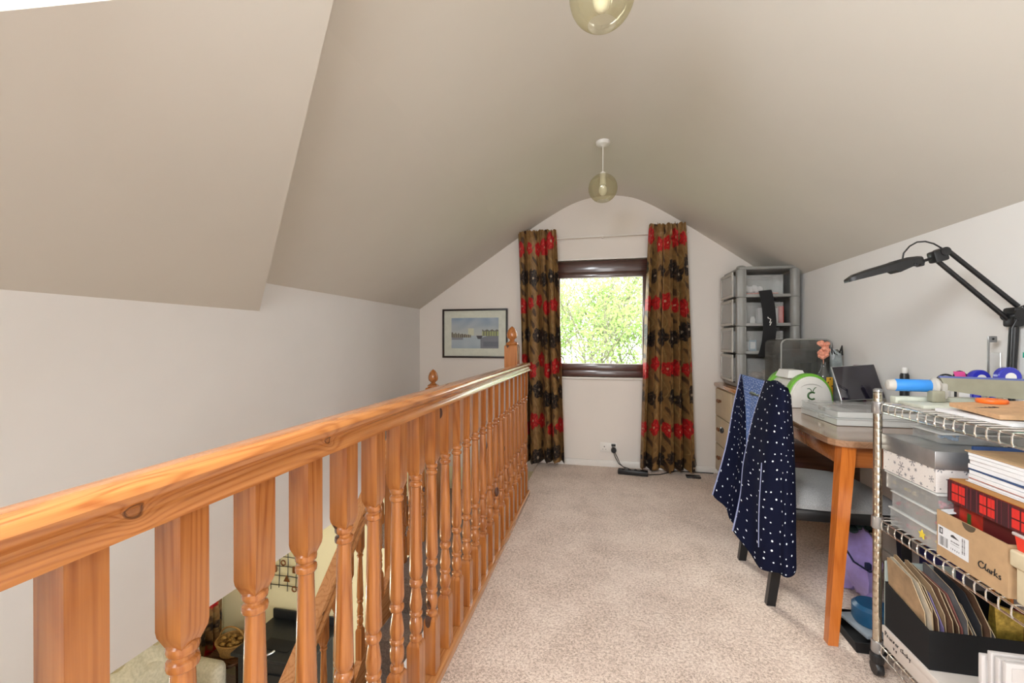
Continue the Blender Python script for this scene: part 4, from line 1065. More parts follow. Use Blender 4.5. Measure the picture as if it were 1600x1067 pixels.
# ---- top shelf
tr = thing('paper_trimmer', 'large guillotine paper trimmer with a blue handle on top shelf', 'paper trimmer', (1.06, 1.55, TOPZ))
a_ = Vector((.900, 1.620, .975)); c_ = Vector((1.022, 1.600, .975)); dr = (c_ - a_).normalized()
b = MB(); b.tube([a_ + dr * t for t in (0, .004, .014, .022)], [.010, .016, .0185, .019], 20); b.build('grip_end', 'grey_rubber', tr)
b = MB(); b.tube([a_ + dr * t for t in (.022, .024, .110, .112)], [.0185, .0195, .0195, .0185], 24); b.build('grip', 'blue_grip', tr)
b = MB(); b.tube([a_ + dr * t for t in (.112, .118, .126, .134)], [.019, .026, .027, .020], 20); b.box(1.018, 1.050, 1.585, 1.610, .935, .985, .006); b.build('grip_collar', 'grey_rubber', tr)
blade = [(1.036, 1.002), (1.245, 1.000), (1.245, .942), (1.13, .950), (1.05, .963)]
b = MB(); o0 = len(b.v); n = len(blade)
vs = [(x, 1.598 - (x - 1.036) * .35 + t, z) for t in (0, .010) for x, z in blade]
b.add(vs, [tuple(range(n)), tuple(range(2 * n - 1, n - 1, -1))] + [(i, (i + 1) % n, (i + 1) % n + n, i + n) for i in range(n)]); b.build('blade_arm', 'trim_green', tr)
b = MB().beam((1.036, 1.606, 1.004), (1.245, 1.533, 1.002), .014, .006); b.build('blue_edge', plain('blue_edge_strip', (.10, .13, .35), .4), tr)
MB().beam((1.205, 1.5355, .972), (1.235, 1.525, .962), .002, .010).build('blue_mark', plain('blue_print', (.06, .07, .4), .5), tr)
MB().box(.925, 1.225, 1.615, 1.645, TOPZ, TOPZ + .022, .003).box(.93, 1.225, 1.50, 1.612, TOPZ, TOPZ + .010, .002).build('base_board', plain('pale_green_grey_base', (.55, .56, .47), .5), tr)
MB().box(1.00, 1.035, 1.575, 1.60, TOPZ + .011, .962, .003).build('pivot', 'trim_green', tr)
tb_ = thing('cork_board', 'tan board with dark lettering lying under the trimmer arm on top shelf', 'board', (1.09, 1.40, TOPZ + .01))
rot = Matrix.Rotation(R(-3), 4, 'Y')
b = MB().add([(.955, 1.44, .933), (1.18, 1.47, .941), (1.20, 1.22, .932), (.945, 1.27, .926), (.955, 1.44, .944), (1.18, 1.47, .952), (1.20, 1.22, .943), (.945, 1.27, .937)], [(0, 1, 2, 3), (7, 6, 5, 4), (0, 4, 5, 1), (1, 5, 6, 2), (2, 6, 7, 3), (3, 7, 4, 0)])
b.build('board', 'tan_board', tb_)
b = MB()
for k in range(6): b.box(.960 + .009 * k, .966 + .009 * k, 1.36, 1.372, .9395 + .0006 * k, .9412 + .0006 * k)
b.build('lettering', 'black', tb_)
tag(MB().box(.94, 1.21, 1.23, 1.47, TOPZ, TOPZ + .008).build('white_sheet', 'paper'), 'white sheet pad lying under the tan board on the top shelf', 'paper')
MB_o = MB().lathe([(.030, 0), (.032, .003), (.032, .008), (.030, .011), (.012, .012), (.012, -.001)], (1.05, 1.435, .946), 24)
MB_o.build('disc_tmp', 'orange')
bpy.data.objects['disc_tmp'].name = 'orange_disc'; tag(bpy.data.objects['orange_disc'], 'orange plastic disc lying on the tan board below the trimmer blade', 'disc')
gt = thing('green_tub', 'teal green plastic tub at the near end of top shelf', 'tub', (1.02, 1.10, TOPZ))
MB().tray(.937, 1.12, 1.0, 1.19, TOPZ, 1.085, .003, .004).build('tub', 'teal', gt)
MB().tray(.932, 1.125, .995, 1.195, 1.080, 1.092, .004).build('rim', 'teal', gt)

# ---- middle shelf: stack at the far end
def organiser(x0, x1, y0, y1, z0, z1, lab, bits, nx=5, ny=2, grp='clear divided boxes on the wire shelf'):
    t = thing('divided_box', lab, 'box', ((x0 + x1) / 2, (y0 + y1) / 2, z0), grp)
    MB().tray(x0, x1, y0, y1, z0, z1 - .006, .0015).build('base', 'clear', t)
    MB().box(x0 - .004, x1 + .004, y0 - .004, y1 + .004, z1 - .0055, z1 - .0005, .0015).build('lid', 'milky', t)
    b = MB()
    for k in range(1, nx): yy = y0 + (y1 - y0) * k / nx; b.box(x0 + .002, x1 - .002, yy - .0006, yy + .0006, z0 + .002, z1 - .008)
    for k in range(1, ny): xx = x0 + (x1 - x0) * k / ny; b.box(xx - .0006, xx + .0006, y0 + .002, y1 - .002, z0 + .002, z1 - .008)
    b.build('dividers', 'clear', t)
    rnd = random.Random(lab); 
    for c in range(nx):
        m = bits[c % len(bits)]
        if m is None: continue
        b = MB(); ya = y0 + (y1 - y0) * c / nx + .008; yb = y0 + (y1 - y0) * (c + 1) / nx - .008
        for q in range(9):
            r_ = rnd.uniform(.003, .0065)
            b.ball((x0 + .010 + rnd.uniform(0, .05), rnd.uniform(ya, yb), z0 + .004 + r_ + rnd.uniform(0, .012)), (r_, r_ * rnd.uniform(.6, 1.6), r_), 8, 5)
        b.build('beads', m, t)['kind'] = 'stuff'
    return t
M['bead_yel'] = plain('yellow_bead', (.80, .60, .06), .4); M['bead_pink'] = plain('pink_bead', (.66, .10, .16), .4); M['bead_blue'] = plain('blue_bead', (.04, .25, .55), .3)
M['bead_cream'] = plain('cream_bead', (.62, .50, .28), .5); M['bead_br'] = plain('brown_bead', (.18, .08, .05), .4)
organiser(.903, 1.10, 1.405, 1.600, MIDZ, .587, 'clear divided bead box at the bottom of the stack on the middle shelf', ['bead_yel', 'bead_pink', None, 'bead_pink', 'bead_br'])
organiser(.905, 1.10, 1.412, 1.595, .588, .640, 'clear divided bead box with pink beads, second from bottom of its stack', ['bead_pink', None, 'bead_pink', None, 'bead_pink'])
organiser(.905, 1.11, 1.402, 1.625, .641, .695, 'clear divided bead box with cream shells directly under the snowflake box', ['bead_pink', None, 'bead_cream', 'bead_yel', 'bead_cream'], 5)
MB().box(.9005, .9025, 1.462, 1.480, .556, .561).build
st_ = tag(MB().prism([(1.452 + .014 * cos(R(90 + 36 * k)) * (1 if k % 2 == 0 else .5), .560 + .014 * sin(R(90 + 36 * k)) * (1 if k % 2 == 0 else .5)) for k in range(10)], .8965, .8985, 'x').build('yellow_star', 'bead_yel'), 'yellow star sticker on the front of the lowest bead box', 'sticker')

sn = thing('snowflake_box', 'white gift box with grey snowflakes and a silver lid', 'gift box', (1.01, 1.52, .696))
sx, sX, sy, sY = .902, 1.125, 1.408, 1.634
MB().box(sx + .001, sX, sy, sY, .6965, .775).build('box', 'white_box', sn)
rnd = random.Random(11); fl = []
for gy in range(3):
    for gx in range(8):
        fl.append((.012 + gx * .031 + rnd.uniform(-.006, .006) + (gy % 2) * .014, .010 + gy * .026 + rnd.uniform(-.004, .004), rnd.choice((.006, .011, .014, .004)), rnd.uniform(0, 1)))
def flake(u, v):
    for fu, fv, r_, ph in fl:
        du, dv = u - fu, v - fv; d = (du * du + dv * dv) ** .5
        if d < r_:
            if r_ < .005:
                if d < .0018: return (.12, .12, .13)
                continue
            a = (math.atan2(dv, du) + ph) % (pi / 3); a = min(a, pi / 3 - a)
            if d * sin(a) < .0009 or (abs((d % .0045) - .003) < .0009 and a < .28): return (.16, .16, .18)
    return (.76, .70, .66)
panel((sx + .0005, sY, .6968), (0, -(sY - sy), 0), (0, 0, .0765), 220, 74, flake, 'snowflake_print', sn)
panel((sx, sy + .0002, .6968), (sX - sx, 0, 0), (0, 0, .0765), 200, 74, flake, 'snowflake_print', sn)
b = MB().box(sx - .004, sX + .004, sy - .004, sY + .004, .762, .812, .0015).build('lid', 'silver', sn)
organiser(.975, 1.215, 1.500, 1.620, .8135, .846, 'clear divided box with blue beads on top of the snowflake box lid', ['bead_blue', 'bead_cream', None, 'bead_yel'], 4, 3)
organiser(.985, 1.205, 1.505, 1.612, .847, .876, 'clear divided box uppermost under the top wire shelf', ['bead_br', 'bead_pink', 'bead_br', None], 4, 3)

# ---- middle shelf: shoe box, red boxes, cards
sb_ = thing('shoe_box', 'open brown cardboard shoe box with white label on middle shelf', 'box', (1.02, 1.29, MIDZ))
bx0, by0, by1, bz1 = .899, 1.186, 1.398, .655
MB().tray(bx0, 1.215, by0, by1, MIDZ, bz1, .003).build('box', 'card', sb_)
def label_fn(u, v):
    u /= .100; v /= .056
    w_, k_ = (.78, .78, .80), (.03, .03, .03)
    if .05 < u < .17 and .62 < v < .92: return w_ if (.08 < u < .14 and (abs(v - .70) < .02 or abs(v - .77) < .02 or abs(v - .84) < .02 or (u > .12 and .70 < v < .84))) else k_
    if .04 < u < .34 and .08 < v < .52: return k_ if int(u * 190) % 2 else w_
    if .44 < u < .72:
        if .72 < v < .72 + .14 * (1 - abs(u - .52) / .2): return k_
        if .50 < v < .56 and sin(u * 200) > -.5: return k_
        if .40 < v < .43 and sin(u * 170) > -.3: return (.25,) * 3
        if .14 < v < .22 and sin(u * 90) > .1: return (.2,) * 3
    if .80 < u < .90 and .18 < v < .92: return k_ if sin(v * 120) > -.2 and (u < .84 or u > .86) else w_
    return w_
panel((bx0 - .0003, 1.392, .560), (0, -.100, 0), (0, 0, .056), 140, 80, label_fn, 'label', sb_)
# half-round thumb notch
MB().prism([(1.292 + .020 * cos(a), bz1 - .0003 + .0165 * sin(a)) for a in [R(180 + 180 * k / 14) for k in range(15)]], bx0 - .0012, bx0 - .0002, 'x').build('thumb_notch', plain('dark_notch', (.10, .07, .04), .9), sb_)
b = MB(); ox, oz, s_ = 1.262, .566, .066       # handwritten-style brand lettering, reading towards smaller y
def stroke(P, r_=.0011): b.tube([(bx0 - .0012, ox - s_ * x, oz + s_ * z) for x, z in P], r_, 6)
stroke([(.20, .20), (.17, .24), (.10, .25), (.03, .20), (-.01, .12), (.02, .03), (.10, .0), (.18, .03), (.24, .08)], .0013)
stroke([(.24, .08), (.31, .22), (.32, .26), (.29, .22), (.28, .08), (.31, .01), (.34, .03)])
stroke([(.46, .10), (.41, .12), (.37, .07), (.39, .01), (.45, .03), (.47, .10), (.46, .03), (.49, .0), (.52, .04)])
stroke([(.52, .04), (.54, .12), (.57, .09), (.61, .12)]); stroke([(.55, .10), (.54, .0)])
stroke([(.68, .26), (.66, .12), (.65, .0)]); stroke([(.76, .13), (.67, .07), (.78, .0)])
stroke([(.90, .12), (.85, .11), (.84, .07), (.90, .05), (.90, .0), (.83, .0)])
b.build('lettering', 'black', sb_)
MB().box(.905, .96, by1 - .03, by1 - .004, bz1 + .001, bz1 + .004, rot=Matrix.Rotation(R(-8), 4, 'Y')).build('paper_flap', 'paper', sb_)

rb = thing('red_box', 'dark red patterned gift box standing inside the shoe box', 'gift box', (1.0, 1.27, MIDZ + .005))
MB().box(.925, 1.20, 1.192, 1.378, .540, .690, .002).build('box', 'maroon', rb)
def holly(u, v):
    n = sin(u * 90 + 3 * sin(v * 60)) * sin(v * 80 + 2 * sin(u * 70))
    if abs(u - .05) < .006 and abs(v - .115) < .014: return (.03, .09, .01)
    if u > .095: return (.10, .006, .006)
    return (.36 + .14 * n, .02, .008) if .02 < u < .09 else (.12, .008, .006)
panel((.9245, 1.377, .541), (0, -.184, 0), (0, 0, .148), 90, 70, holly, 'printed_side', rb)
tbx_ = thing('tartan_box', 'red and black tartan gift box lid box on top of the dark red box', 'gift box', (1.05, 1.24, .691))
MB().box(.903, 1.20, 1.085, 1.366, .691, .748, .002).build('box', 'maroon', tbx_)
def tartan(u, v):
    p = (u + .015) % .085
    if .030 < p < .072:
        if abs(p - .051) < .0016 or abs(v - .027) < .0016: return (.06, .006, .006)
        if abs(p - .040) < .0006 or abs(p - .062) < .0006: return (.30, .02, .015)
        if v < .006 or v > .050: return (.10, .008, .010)
        return (.66, .025, .018)
    if abs(p - .078) < .001 or abs(p - .004) < .001 or abs(p - .022) < .001: return (.16, .02, .03)
    return (.045, .008, .012)
panel((.9025, 1.3655, .6915), (0, -.2795, 0), (0, 0, .056), 220, 50, tartan, 'tartan_print', tbx_)
panel((.9035, 1.085 - .0005, .6915), (.295, 0, 0), (0, 0, .056), 160, 40, tartan, 'tartan_print', tbx_)
MB().box(.905, 1.198, 1.087, 1.364, .7485, .7515).build('rim', plain('ochre_card', (.45, .20, .05), .6), tbx_)
# pile of cards and leaflets
rnd = random.Random(21); z = .7525
for k in range(11):
    m = ['paper', 'paper', 'orange_cloth', 'paper', 'paper', 'blue_card', 'paper', 'paper', 'paper', 'paper', 'card'][k]
    th = [.003, .006, .003, .010, .010, .003, .012, .012, .010, .008, .004][k]
    dx, dy = rnd.uniform(-.004, .004), rnd.uniform(-.006, .006)
    nm = ['loose white leaflet lowest in the card pile on tartan box', 'white folded leaflets just above the lowest leaflet of the card pile', 'thin coral card in the lower part of the card pile', 'white card pad above coral card in the pile', 'second white card pad above coral card in the pile', 'dark blue card sandwiched midway in the white card pile', 'thick white pad resting on the dark blue card', 'thick white pad second above the dark blue card', 'white pad third above the dark blue card', 'white pad just beneath the tan cover of the card pile', 'tan orange card cover on the very top of the card pile'][k]
    b = MB().box(.930 + dx, 1.17 + dx, 1.10 + dy, 1.342 + dy, z, z + th - .0008, .0004, 1, rot=Matrix.Rotation(R(rnd.uniform(-1.5, 1.5)), 4, 'Z'))
    t = tag(b.build('card_pad', m), nm, 'cards', 'card pile on the tartan box'); z += th
tag(MB().box(.945, 1.15, 1.346, 1.352, .7525, .842, .001).build('blue_folder', 'blue_card'), 'dark blue folder standing on edge behind the card pile', 'folder')

# ---- middle shelf: cream tub and red tub
ct = thing('cream_tub', 'cream lidded plastic tub beside the brown shoe box', 'tub', (1.02, 1.08, MIDZ))
MB().box(.902, 1.20, .975, 1.172, MIDZ, .622, .006, 3).build('tub', 'cream_plastic', ct)
MB().box(.896, 1.206, .969, 1.180, .612, .650, .005, 3).build('lid', 'cream_plastic', ct)
rt = thing('red_tub', 'red plastic tub with pale translucent lid on top of the cream tub', 'tub', (1.0, 1.08, .651))
MB().tray(.904, 1.12, .985, 1.176, .6505, .681, .003, .003).build('tub', 'red_plastic', rt)
MB().box(.900, 1.13, .975, 1.180, .6815, .6895, .003, 3).build('lid', plain('pale_translucent_lid', (.60, .50, .47), .35), rt)

# ---- bottom shelf
wb = thing('flat_white_box', 'flat white card box with black handwriting on the bottom shelf', 'box', (1.04, 1.42, LOWZ))
MB().box(.900, 1.205, 1.10, 1.629, LOWZ, .178, .0015).build('box', 'white_box', wb)
MB().box(.8975, 1.208, 1.097, 1.632, .160, .184, .0015).build('lid', 'white_box', wb)
b = MB(); yy, zz_, s_ = 1.615, .160, .066
def scr(P, ox_=0, oz_=0, r_=.0009): b.tube([(.8968, yy - s_ * (x + ox_), zz_ + s_ * (z_ + oz_)) for x, z_ in P], r_, 5)
glyphs = [[(0, 0), (0, .22), (.10, .20), (.09, .12), (.01, .10)], [(0, .12), (.02, .0), (.04, .10)], [(0, .10), (0, .02), (.06, .0), (.10, .10), (.10, 0)], [(.08, .10), (.0, .08), (.02, .0), (.09, .02)], [(.0, .0), (.02, .12), (.05, .02), (.08, .12)], [(.08, .11), (.0, .08), (.02, 0), (.08, .02), (.09, .12), (.10, 0)], [(0, 0), (.01, .11), (.07, .10)]]
for k, g in enumerate(glyphs): scr(g, .02 + .15 * k)
for k, g in enumerate([[(.10, .16), (.0, .12), (.01, .0), (.10, .02)], [(0, .2), (.0, .0), (.05, .08), (.08, 0)], [(.08, .10), (.0, .08), (.02, 0), (.09, .02)], [(0, .18), (0, 0), (.08, .04), (.02, .09)], [(.0, .1), (.04, 0), (.08, .1), (.02, -.08)]]): scr(g, 1.15 + .14 * k, -.02)
scr([(.0, .12), (.04, .0), (.06, .10)], .62, -.30); scr([(.0, .10), (.03, .0), (.05, .12)], .80, -.32)
b.build('handwriting', 'black', wb)

fb = thing('black_file_box', 'open black card box packed with tilted greeting cards on bottom shelf', 'box', (1.06, 1.53, .185))
b = MB()
# long sides rise towards the far end
def wall(p, q, t):
    p, q = [Vector(v) for v in p], None
fx0, fx1, fy0, fy1 = .903, 1.205, 1.432, 1.626
zb_, zn_, zf_ = .185, .296, .330
b.add([(fx0, fy0, zb_), (fx1, fy0, zb_), (fx1, fy1, zb_), (fx0, fy1, zb_), (fx0, fy0, zn_), (fx1, fy0, zn_), (fx1, fy1, zf_), (fx0, fy1, zf_),
       (fx0 + .003, fy0 + .003, zb_ + .003), (fx1 - .003, fy0 + .003, zb_ + .003), (fx1 - .003, fy1 - .003, zb_ + .003), (fx0 + .003, fy1 - .003, zb_ + .003), (fx0 + .003, fy0 + .003, zn_), (fx1 - .003, fy0 + .003, zn_), (fx1 - .003, fy1 - .003, zf_), (fx0 + .003, fy1 - .003, zf_)],
      [(3, 2, 1, 0), (0, 1, 5, 4), (1, 2, 6, 5), (2, 3, 7, 6), (3, 0, 4, 7), (8, 9, 10, 11), (12, 13, 9, 8), (13, 14, 10, 9), (14, 15, 11, 10), (15, 12, 8, 11), (4, 5, 13, 12), (5, 6, 14, 13), (6, 7, 15, 14), (7, 4, 12, 15)])
b.build('box', 'black_matte', fb)
rnd = random.Random(5)
cm = [plain('card_%s' % n_, c, .7, var=.25, scale=25) for n_, c in (('tan', (.34, .22, .12)), ('brown', (.16, .08, .045)), ('cream', (.55, .47, .36)), ('grey', (.16, .15, .15)), ('lilac', (.22, .17, .34)), ('moss', (.12, .14, .05)), ('black', (.03, .03, .035)), ('rose', (.30, .10, .08)))]
names = ['tan', 'brown', 'cream', 'grey', 'lilac', 'moss', 'black', 'rose']
nC = 17
edge_m = plain('pale_card_edge', (.55, .42, .26), .7)
for k in range(nC):
    x = fx0 + .012 + k * .0098; q = k / nC
    mi = [0, 2, 0, 1, 4, 0, 1, 0, 1, 7, 3, 1, 3, 6, 3, 1, 3, 3, 6, 4, 3, 5, 3, 4, 6, 3][k]
    top = .412 - .030 * q + rnd.uniform(-.022, .022); tl = .030 + rnd.uniform(-.006, .006)
    ya, yb2 = fy0 + .014 + rnd.uniform(-.006, .010), fy1 - .008
    P = [(ya, zb_ + .006), (yb2, zb_ + .006), (yb2, top - .004), (yb2 - .012, top), (ya + .055, top - .022 + rnd.uniform(-.008, .008)), (ya + .006, top - .085)]
    n = len(P); vs = []
    for t in (0, .0022):
        for (y, z) in P:
            vs.append((x + t - (z - zb_) * .05 + 0, y, z))
    bb_ = MB().add(vs, [tuple(range(n)), tuple(range(2 * n - 1, n - 1, -1))] + [(i, (i + 1) % n, (i + 1) % n + n, i + n) for i in range(n)])
    o = bb_.build('greeting_card', cm[mi])
    o.data.materials.append(edge_m)
    if mi in (0, 2, 1, 3): 
        for f_ in range(2, 2 + n): o.data.polygons[f_].material_index = 1
    ords = ['leftmost', 'second', 'third', 'fourth', 'fifth', 'sixth', 'seventh', 'eighth', 'ninth', 'tenth', 'eleventh', 'twelfth', 'thirteenth', 'fourteenth', 'fifteenth', 'sixteenth', 'seventeenth']
    tag(o, '%s card filed in the black box, %s from its left side' % (names[mi] if names[mi] != 'moss' else 'moss green', ords[k]) if k else 'tan card filed in the black box, nearest to its left side', 'card', 'greeting cards packed in the black box')
gb = thing('gold_gift_bag', 'small gold foil gift bag in the near part of bottom shelf', 'gift bag', (1.12, 1.53, .189))
b = MB().add([(1.085, 1.455, .189), (1.138, 1.455, .189), (1.138, 1.505, .189), (1.085, 1.505, .189), (1.080, 1.465, .372), (1.148, 1.465, .352), (1.148, 1.480, .352), (1.080, 1.480, .372)], [(3, 2, 1, 0), (4, 5, 6, 7), (0, 1, 5, 4), (1, 2, 6, 5), (2, 3, 7, 6), (3, 0, 4, 7)])
b.build('bag', 'gold', gb)
MB().tube([(1.095, 1.473, .366), (1.10, 1.473, .39), (1.12, 1.473, .388), (1.13, 1.473, .355)], .0015).build('handle', 'gold', gb)
b = MB(); blob(b, (1.172, 1.50, .27), (.020, .040, .068), 9)
tag(b.build('red_satin_pouch', 'red_cloth'), 'glossy red satin pouch beside the gold gift bag', 'pouch')
tag(MB().box(1.12, 1.19, 1.30, 1.42, .1845, .215, .002).build('small_red_box', 'maroon'), 'small dark red box just in front of the black card box', 'box')
cn_rnd = random.Random(2)
for k in range(4):
    c = thing('canvas_panel', ['blank canvas panel farthest back of the row at the shelf end', 'blank canvas panel third from the front at the shelf end', 'blank canvas panel just behind the front one at shelf end', 'front blank canvas panel of the row at the shelf end'][k], 'canvas', (1.0, 1.25 - .016 * k, .185), 'blank canvas panels at the near end of the bottom shelf')
    y = 1.236 - .016 * k; x0 = .885 + [-.006, 0, .003, .005][k]
    MB().box(x0, x0 + .22, y - .011, y, .185, [.372, .390, .388, .390][k], .002).build('canvas', 'grey_canvas', c)
    MB().box(x0 + .010, x0 + .21, y - .0125, y - .0112, .19, [.362, .380, .378, .380][k]).build('front_sheet', 'paper' if k < 3 else 'grey_canvas', c)
tag(MB().box(.905, 1.10, 1.629, 1.635, .1845, .395, .002).build('grey_green_folder', plain('grey_green_card', (.36, .40, .37), .6)), 'grey green folder standing upright behind the black card box', 'folder')

# ------------------------------------------------------------------ the room below
stv = thing('wood_stove', 'black cast iron stove standing against the yellow wall downstairs', 'stove', (-2.98, 3.6, -2.5))
MB().box(-3.33, -2.63, 3.35, 3.80, -2.42, -1.80, .02, 3).build('body', 'cast_iron', stv)
MB().box(-3.37, -2.59, 3.31, 3.84, -1.80, -1.765, .012, 3).build('top_plate', 'cast_iron', stv)
MB().box(-3.37, -2.59, 3.84, 3.862, -1.85, -1.68, .006).build('back_plate', 'cast_iron', stv)
MB().box(-3.28, -2.68, 3.332, 3.349, -2.32, -1.92, .008).build('door', 'cast_iron', stv)
MB().box(-3.21, -2.75, 3.326, 3.333, -2.26, -2.0, .004).build('door_glass', 'screen', stv)
MB().box(-3.15, -2.85, 3.42, 3.56, -1.765, -1.758, .002).build('hotplate', 'black_matte', stv)
MB().tube([(-3.10 + .13 * cos(a), 3.40 + .10 * sin(a), -1.750) for a in [R(180 + 180 * k / 10) for k in range(11)]], .010).build('curved_rail', 'silver', stv)
for (x, y) in ((-3.28, 3.40), (-2.68, 3.40), (-3.28, 3.75), (-2.68, 3.75)): MB().lathe([(.022, -2.499), (.03, -2.46), (.026, -2.41)], (x, y, 0), 12).build('leg', 'cast_iron', stv)
art = thing('wall_sculpture', 'rusty wire grid wall sculpture with little metal shapes downstairs', 'wall art', (-3.1, 3.875, -1.5))
b = MB()
for k in range(6):
    x = -3.42 + .10 * k; b.tube([(x, 3.872, -.90), (x + .01, 3.868, -1.2), (x - .005, 3.872, -1.50 + .03 * (k % 2))], .004, 6)
for k in range(6):
    z = -.95 - .10 * k; b.tube([(-3.46, 3.872, z), (-3.2, 3.868, z + .01), (-2.90, 3.872, z - .005)], .004, 6)
b.build('wire_grid', 'black_metal', art)
for (x, z, k) in ((-3.37, -1.27, 0), (-3.26, -1.20, 1), (-3.22, -1.36, 2), (-3.12, -1.26, 0), (-3.05, -1.40, 1), (-3.32, -1.05, 2), (-3.10, -1.08, 0), (-3.40, -1.14, 1), (-2.98, -1.16, 2), (-3.13, -1.46, 1)):
    b = MB()
    if k == 0: b.box(x - .03, x + .03, 3.852, 3.864, z - .035, z + .035, .004)
    elif k == 1: b.tube([(x + .025 * cos(t), 3.858, z + .025 * sin(t)) for t in [2 * pi * q_ / 14 for q_ in range(14)]], .007, 6, True)
    else: b.prism([(x - .035, z - .03), (x + .035, z - .03), (x, z + .035)], 3.852, 3.862)
    b.build('metal_shape', 'rust', art)
ac = thing('armchair', 'armchair with cream throw seen below through the spindles', 'armchair', (-3.6, 2.95, -2.5))
MB().box(-3.95, -3.42, 2.62, 3.34, -2.42, -2.08, .05, 3).build('seat_base', 'throw', ac)
MB().box(-4.03, -3.78, 2.52, 3.36, -2.10, -1.66, .09, 4).build('backrest', 'throw', ac)
for y in (2.52, 3.22): MB().box(-3.9, -3.43, y, y + .15, -2.42, -1.86, .07, 4).build('arm', 'throw', ac)
vs = []; fs = []; nu, nv = 30, 24
for j in range(nv + 1):
    for i in range(nu + 1):
        u, v = i / nu, j / nv
        y = 2.56 + .80 * u; a = pi * v
        x = -3.89 + .125 * -cos(a) + .0; z = -1.74 + .16 * sin(a) - (.0 if v < .5 else (v - .5) * .35) + .018 * sin(14 * u + 4 * v) + .012 * sin(31 * u - 6 * v)
        vs.append((x + .012 * sin(18 * u + 3), y, z + .01))
fs = [(j * (nu + 1) + i, j * (nu + 1) + i + 1, (j + 1) * (nu + 1) + i + 1, (j + 1) * (nu + 1) + i) for j in range(nv) for i in range(nu)]
o = MB().add(vs, fs, True).build('throw', 'throw', ac); m = o.modifiers.new('thickness', 'SOLIDIFY'); m.thickness = .02
for (x, y) in ((-3.88, 2.68), (-3.48, 2.68), (-3.88, 3.28), (-3.48, 3.28)): MB().box(x - .025, x + .025, y - .025, y + .025, -2.499, -2.42).build('foot', 'darkwood', ac)
sd = thing('side_table', 'small round dark wooden side table beside the armchair downstairs', 'side table', (-3.63, 3.60, -2.5))
MB().lathe([(.20, -2.03), (.205, -2.02), (.205, -2.005), (.20, -2.0)], (-3.63, 3.60, 0), 28).build('tabletop', 'darkwood', sd)
for k in range(3):
    a = 2 * pi * k / 3; MB().tube([(-3.63 + .12 * cos(a), 3.60 + .12 * sin(a), -2.03), (-3.63 + .17 * cos(a), 3.60 + .17 * sin(a), -2.499)], .015).build('leg', 'darkwood', sd)
bs = thing('wicker_basket', 'wicker basket with looped handle on the small side table downstairs', 'basket', (-3.63, 3.60, -2.0))
b = MB()
for k in range(9):
    r_ = .11 + .006 * k; b.tube([(-3.63 + r_ * cos(t), 3.60 + r_ * .8 * sin(t), -1.99 + .014 * k) for t in [2 * pi * q_ / 22 for q_ in range(22)]], .009, 6, True)
b.lathe([(.10, -1.998), (.11, -1.99)], (-3.63, 3.60, 0), 22)
b.build('basket_body', 'wicker', bs)
MB().tube([(-3.63 + .15 * cos(t), 3.60, -1.88 + .13 * sin(t)) for t in [pi * q_ / 16 for q_ in range(17)]], .008, 8).build('handle', 'wicker', bs)
b = MB(); rnd = random.Random(8)
for k in range(18): b.ball((-3.63 + rnd.uniform(-.09, .09), 3.60 + rnd.uniform(-.07, .07), -1.90 + rnd.uniform(0, .05)), (.03, .02, .018), 8, 6)
tag(b.build('seed_pods', plain('golden_brown_pods', (.30, .17, .04), .5, var=.6, scale=60)), 'golden brown dried pods heaped in the wicker basket', 'dried pods')['kind'] = 'stuff'

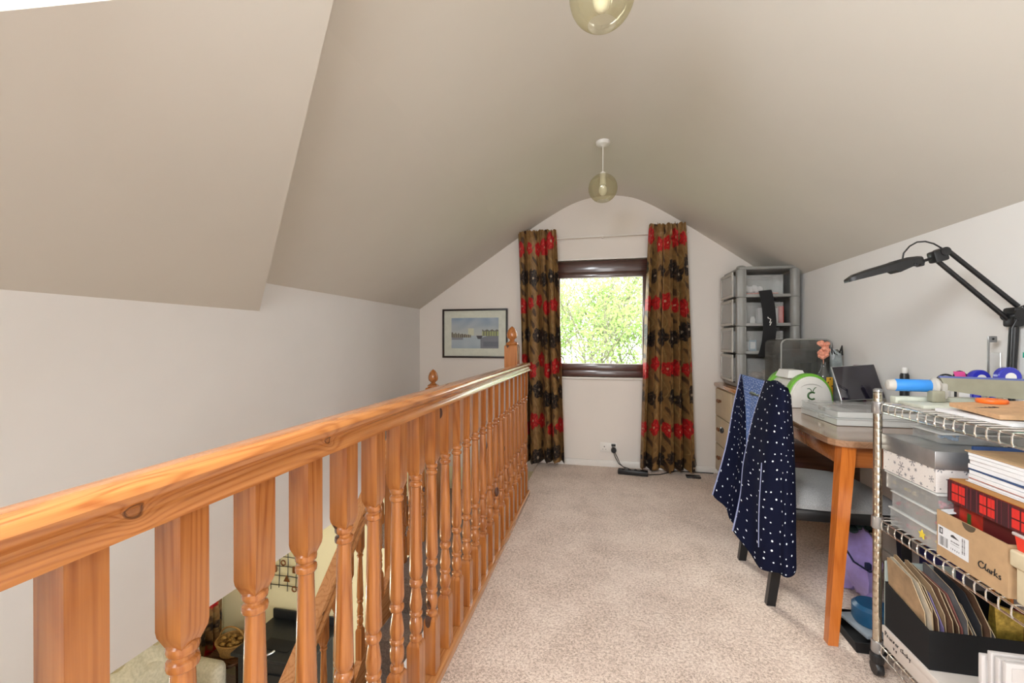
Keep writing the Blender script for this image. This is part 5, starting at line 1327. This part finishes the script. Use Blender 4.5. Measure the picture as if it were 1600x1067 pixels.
# ------------------------------------------------------------------ trees outside the window
leafm, nt_, bs_ = newmat('spring_leaf')
oi = N(nt_, 'ShaderNodeTexCoord')
L(nt_, ramp(nt_, noise(nt_, oi.outputs['Object'], 1.6, 3), [(.3, (.16, .25, .08)), (.5, (.30, .40, .14)), (.7, (.46, .52, .24))]), bs_.inputs['Base Color'])
bs_.inputs['Roughness'].default_value = .5; bs_.inputs['Transmission Weight'].default_value = 0
trl = N(nt_, 'ShaderNodeBsdfTranslucent'); trl.inputs[0].default_value = (.42, .55, .20, 1); mxs = N(nt_, 'ShaderNodeMixShader'); mxs.inputs[0].default_value = .5
L(nt_, bs_.outputs[0], mxs.inputs[1]); L(nt_, trl.outputs[0], mxs.inputs[2]); L(nt_, mxs.outputs[0], nt_.nodes['Material Output'].inputs[0])
M['leaf'] = leafm
def tree(name, base, h, spread, seed, label, nleaf, lsz):
    rnd = random.Random(seed); t = thing(name, label, 'tree', base, 'trees outside the window')
    b = MB(); tips = []
    def grow(p, d, l, r_, depth):
        pts = [p]; q = Vector(p); dd = Vector(d)
        for k in range(4):
            dd = (dd + Vector((rnd.uniform(-.16, .16), rnd.uniform(-.16, .16), rnd.uniform(-.02, .10)))).normalized(); q = q + dd * l / 4; pts.append(q.copy())
        b.tube(pts, [r_ * (1 - .12 * k) for k in range(5)], 6)
        if depth >= 2: tips.extend(pts[1:])
        if depth < 5:
            for k in range(3 if depth else 5):
                a = rnd.uniform(0, 2 * pi); nd = (dd * (.75 if depth else .6) + Vector((cos(a), sin(a), .25)) * rnd.uniform(.45, .8) * spread).normalized()
                grow(pts[rnd.choice((2, 3, 4))], nd, l * rnd.uniform(.62, .8), r_ * .55, depth + 1)
    grow(Vector(base), Vector((0, 0, 1)), h * .33, .10, 0)
    b.build('trunk', 'bark', t)
    vs, fs = [], []
    for k in range(nleaf):
        c = rnd.choice(tips) + Vector((rnd.gauss(0, .12), rnd.gauss(0, .12), rnd.gauss(0, .10)))
        a = Vector((rnd.gauss(0, 1), rnd.gauss(0, 1), rnd.gauss(0, 1))).normalized(); c2 = a.cross(Vector((rnd.gauss(0, 1), rnd.gauss(0, 1), rnd.gauss(0, 1)))).normalized()
        s1 = lsz * rnd.uniform(.6, 1.3); o_ = len(vs); vs += [c - a * s1, c + c2 * s1 * .45, c + a * s1, c - c2 * s1 * .45]; fs.append((o_, o_ + 1, o_ + 2, o_ + 3))
    lv = MB().add(vs, fs).build('foliage', 'leaf', t); lv['kind'] = 'stuff'
tree('tree', (-.95, 8.6, -2.6), 7.7, 1.0, 4, 'pale green leafy tree with bare twigs left of centre outside window', 15000, .040)
tree('tree', (1.1, 9.2, -2.6), 6.1, 1.1, 12, 'lower bushy green tree on the right outside the window', 15000, .040)
tree('tree', (-2.3, 11.5, -2.6), 8.0, 1.1, 17, 'taller light green tree farther back at left outside window', 9000, .05)
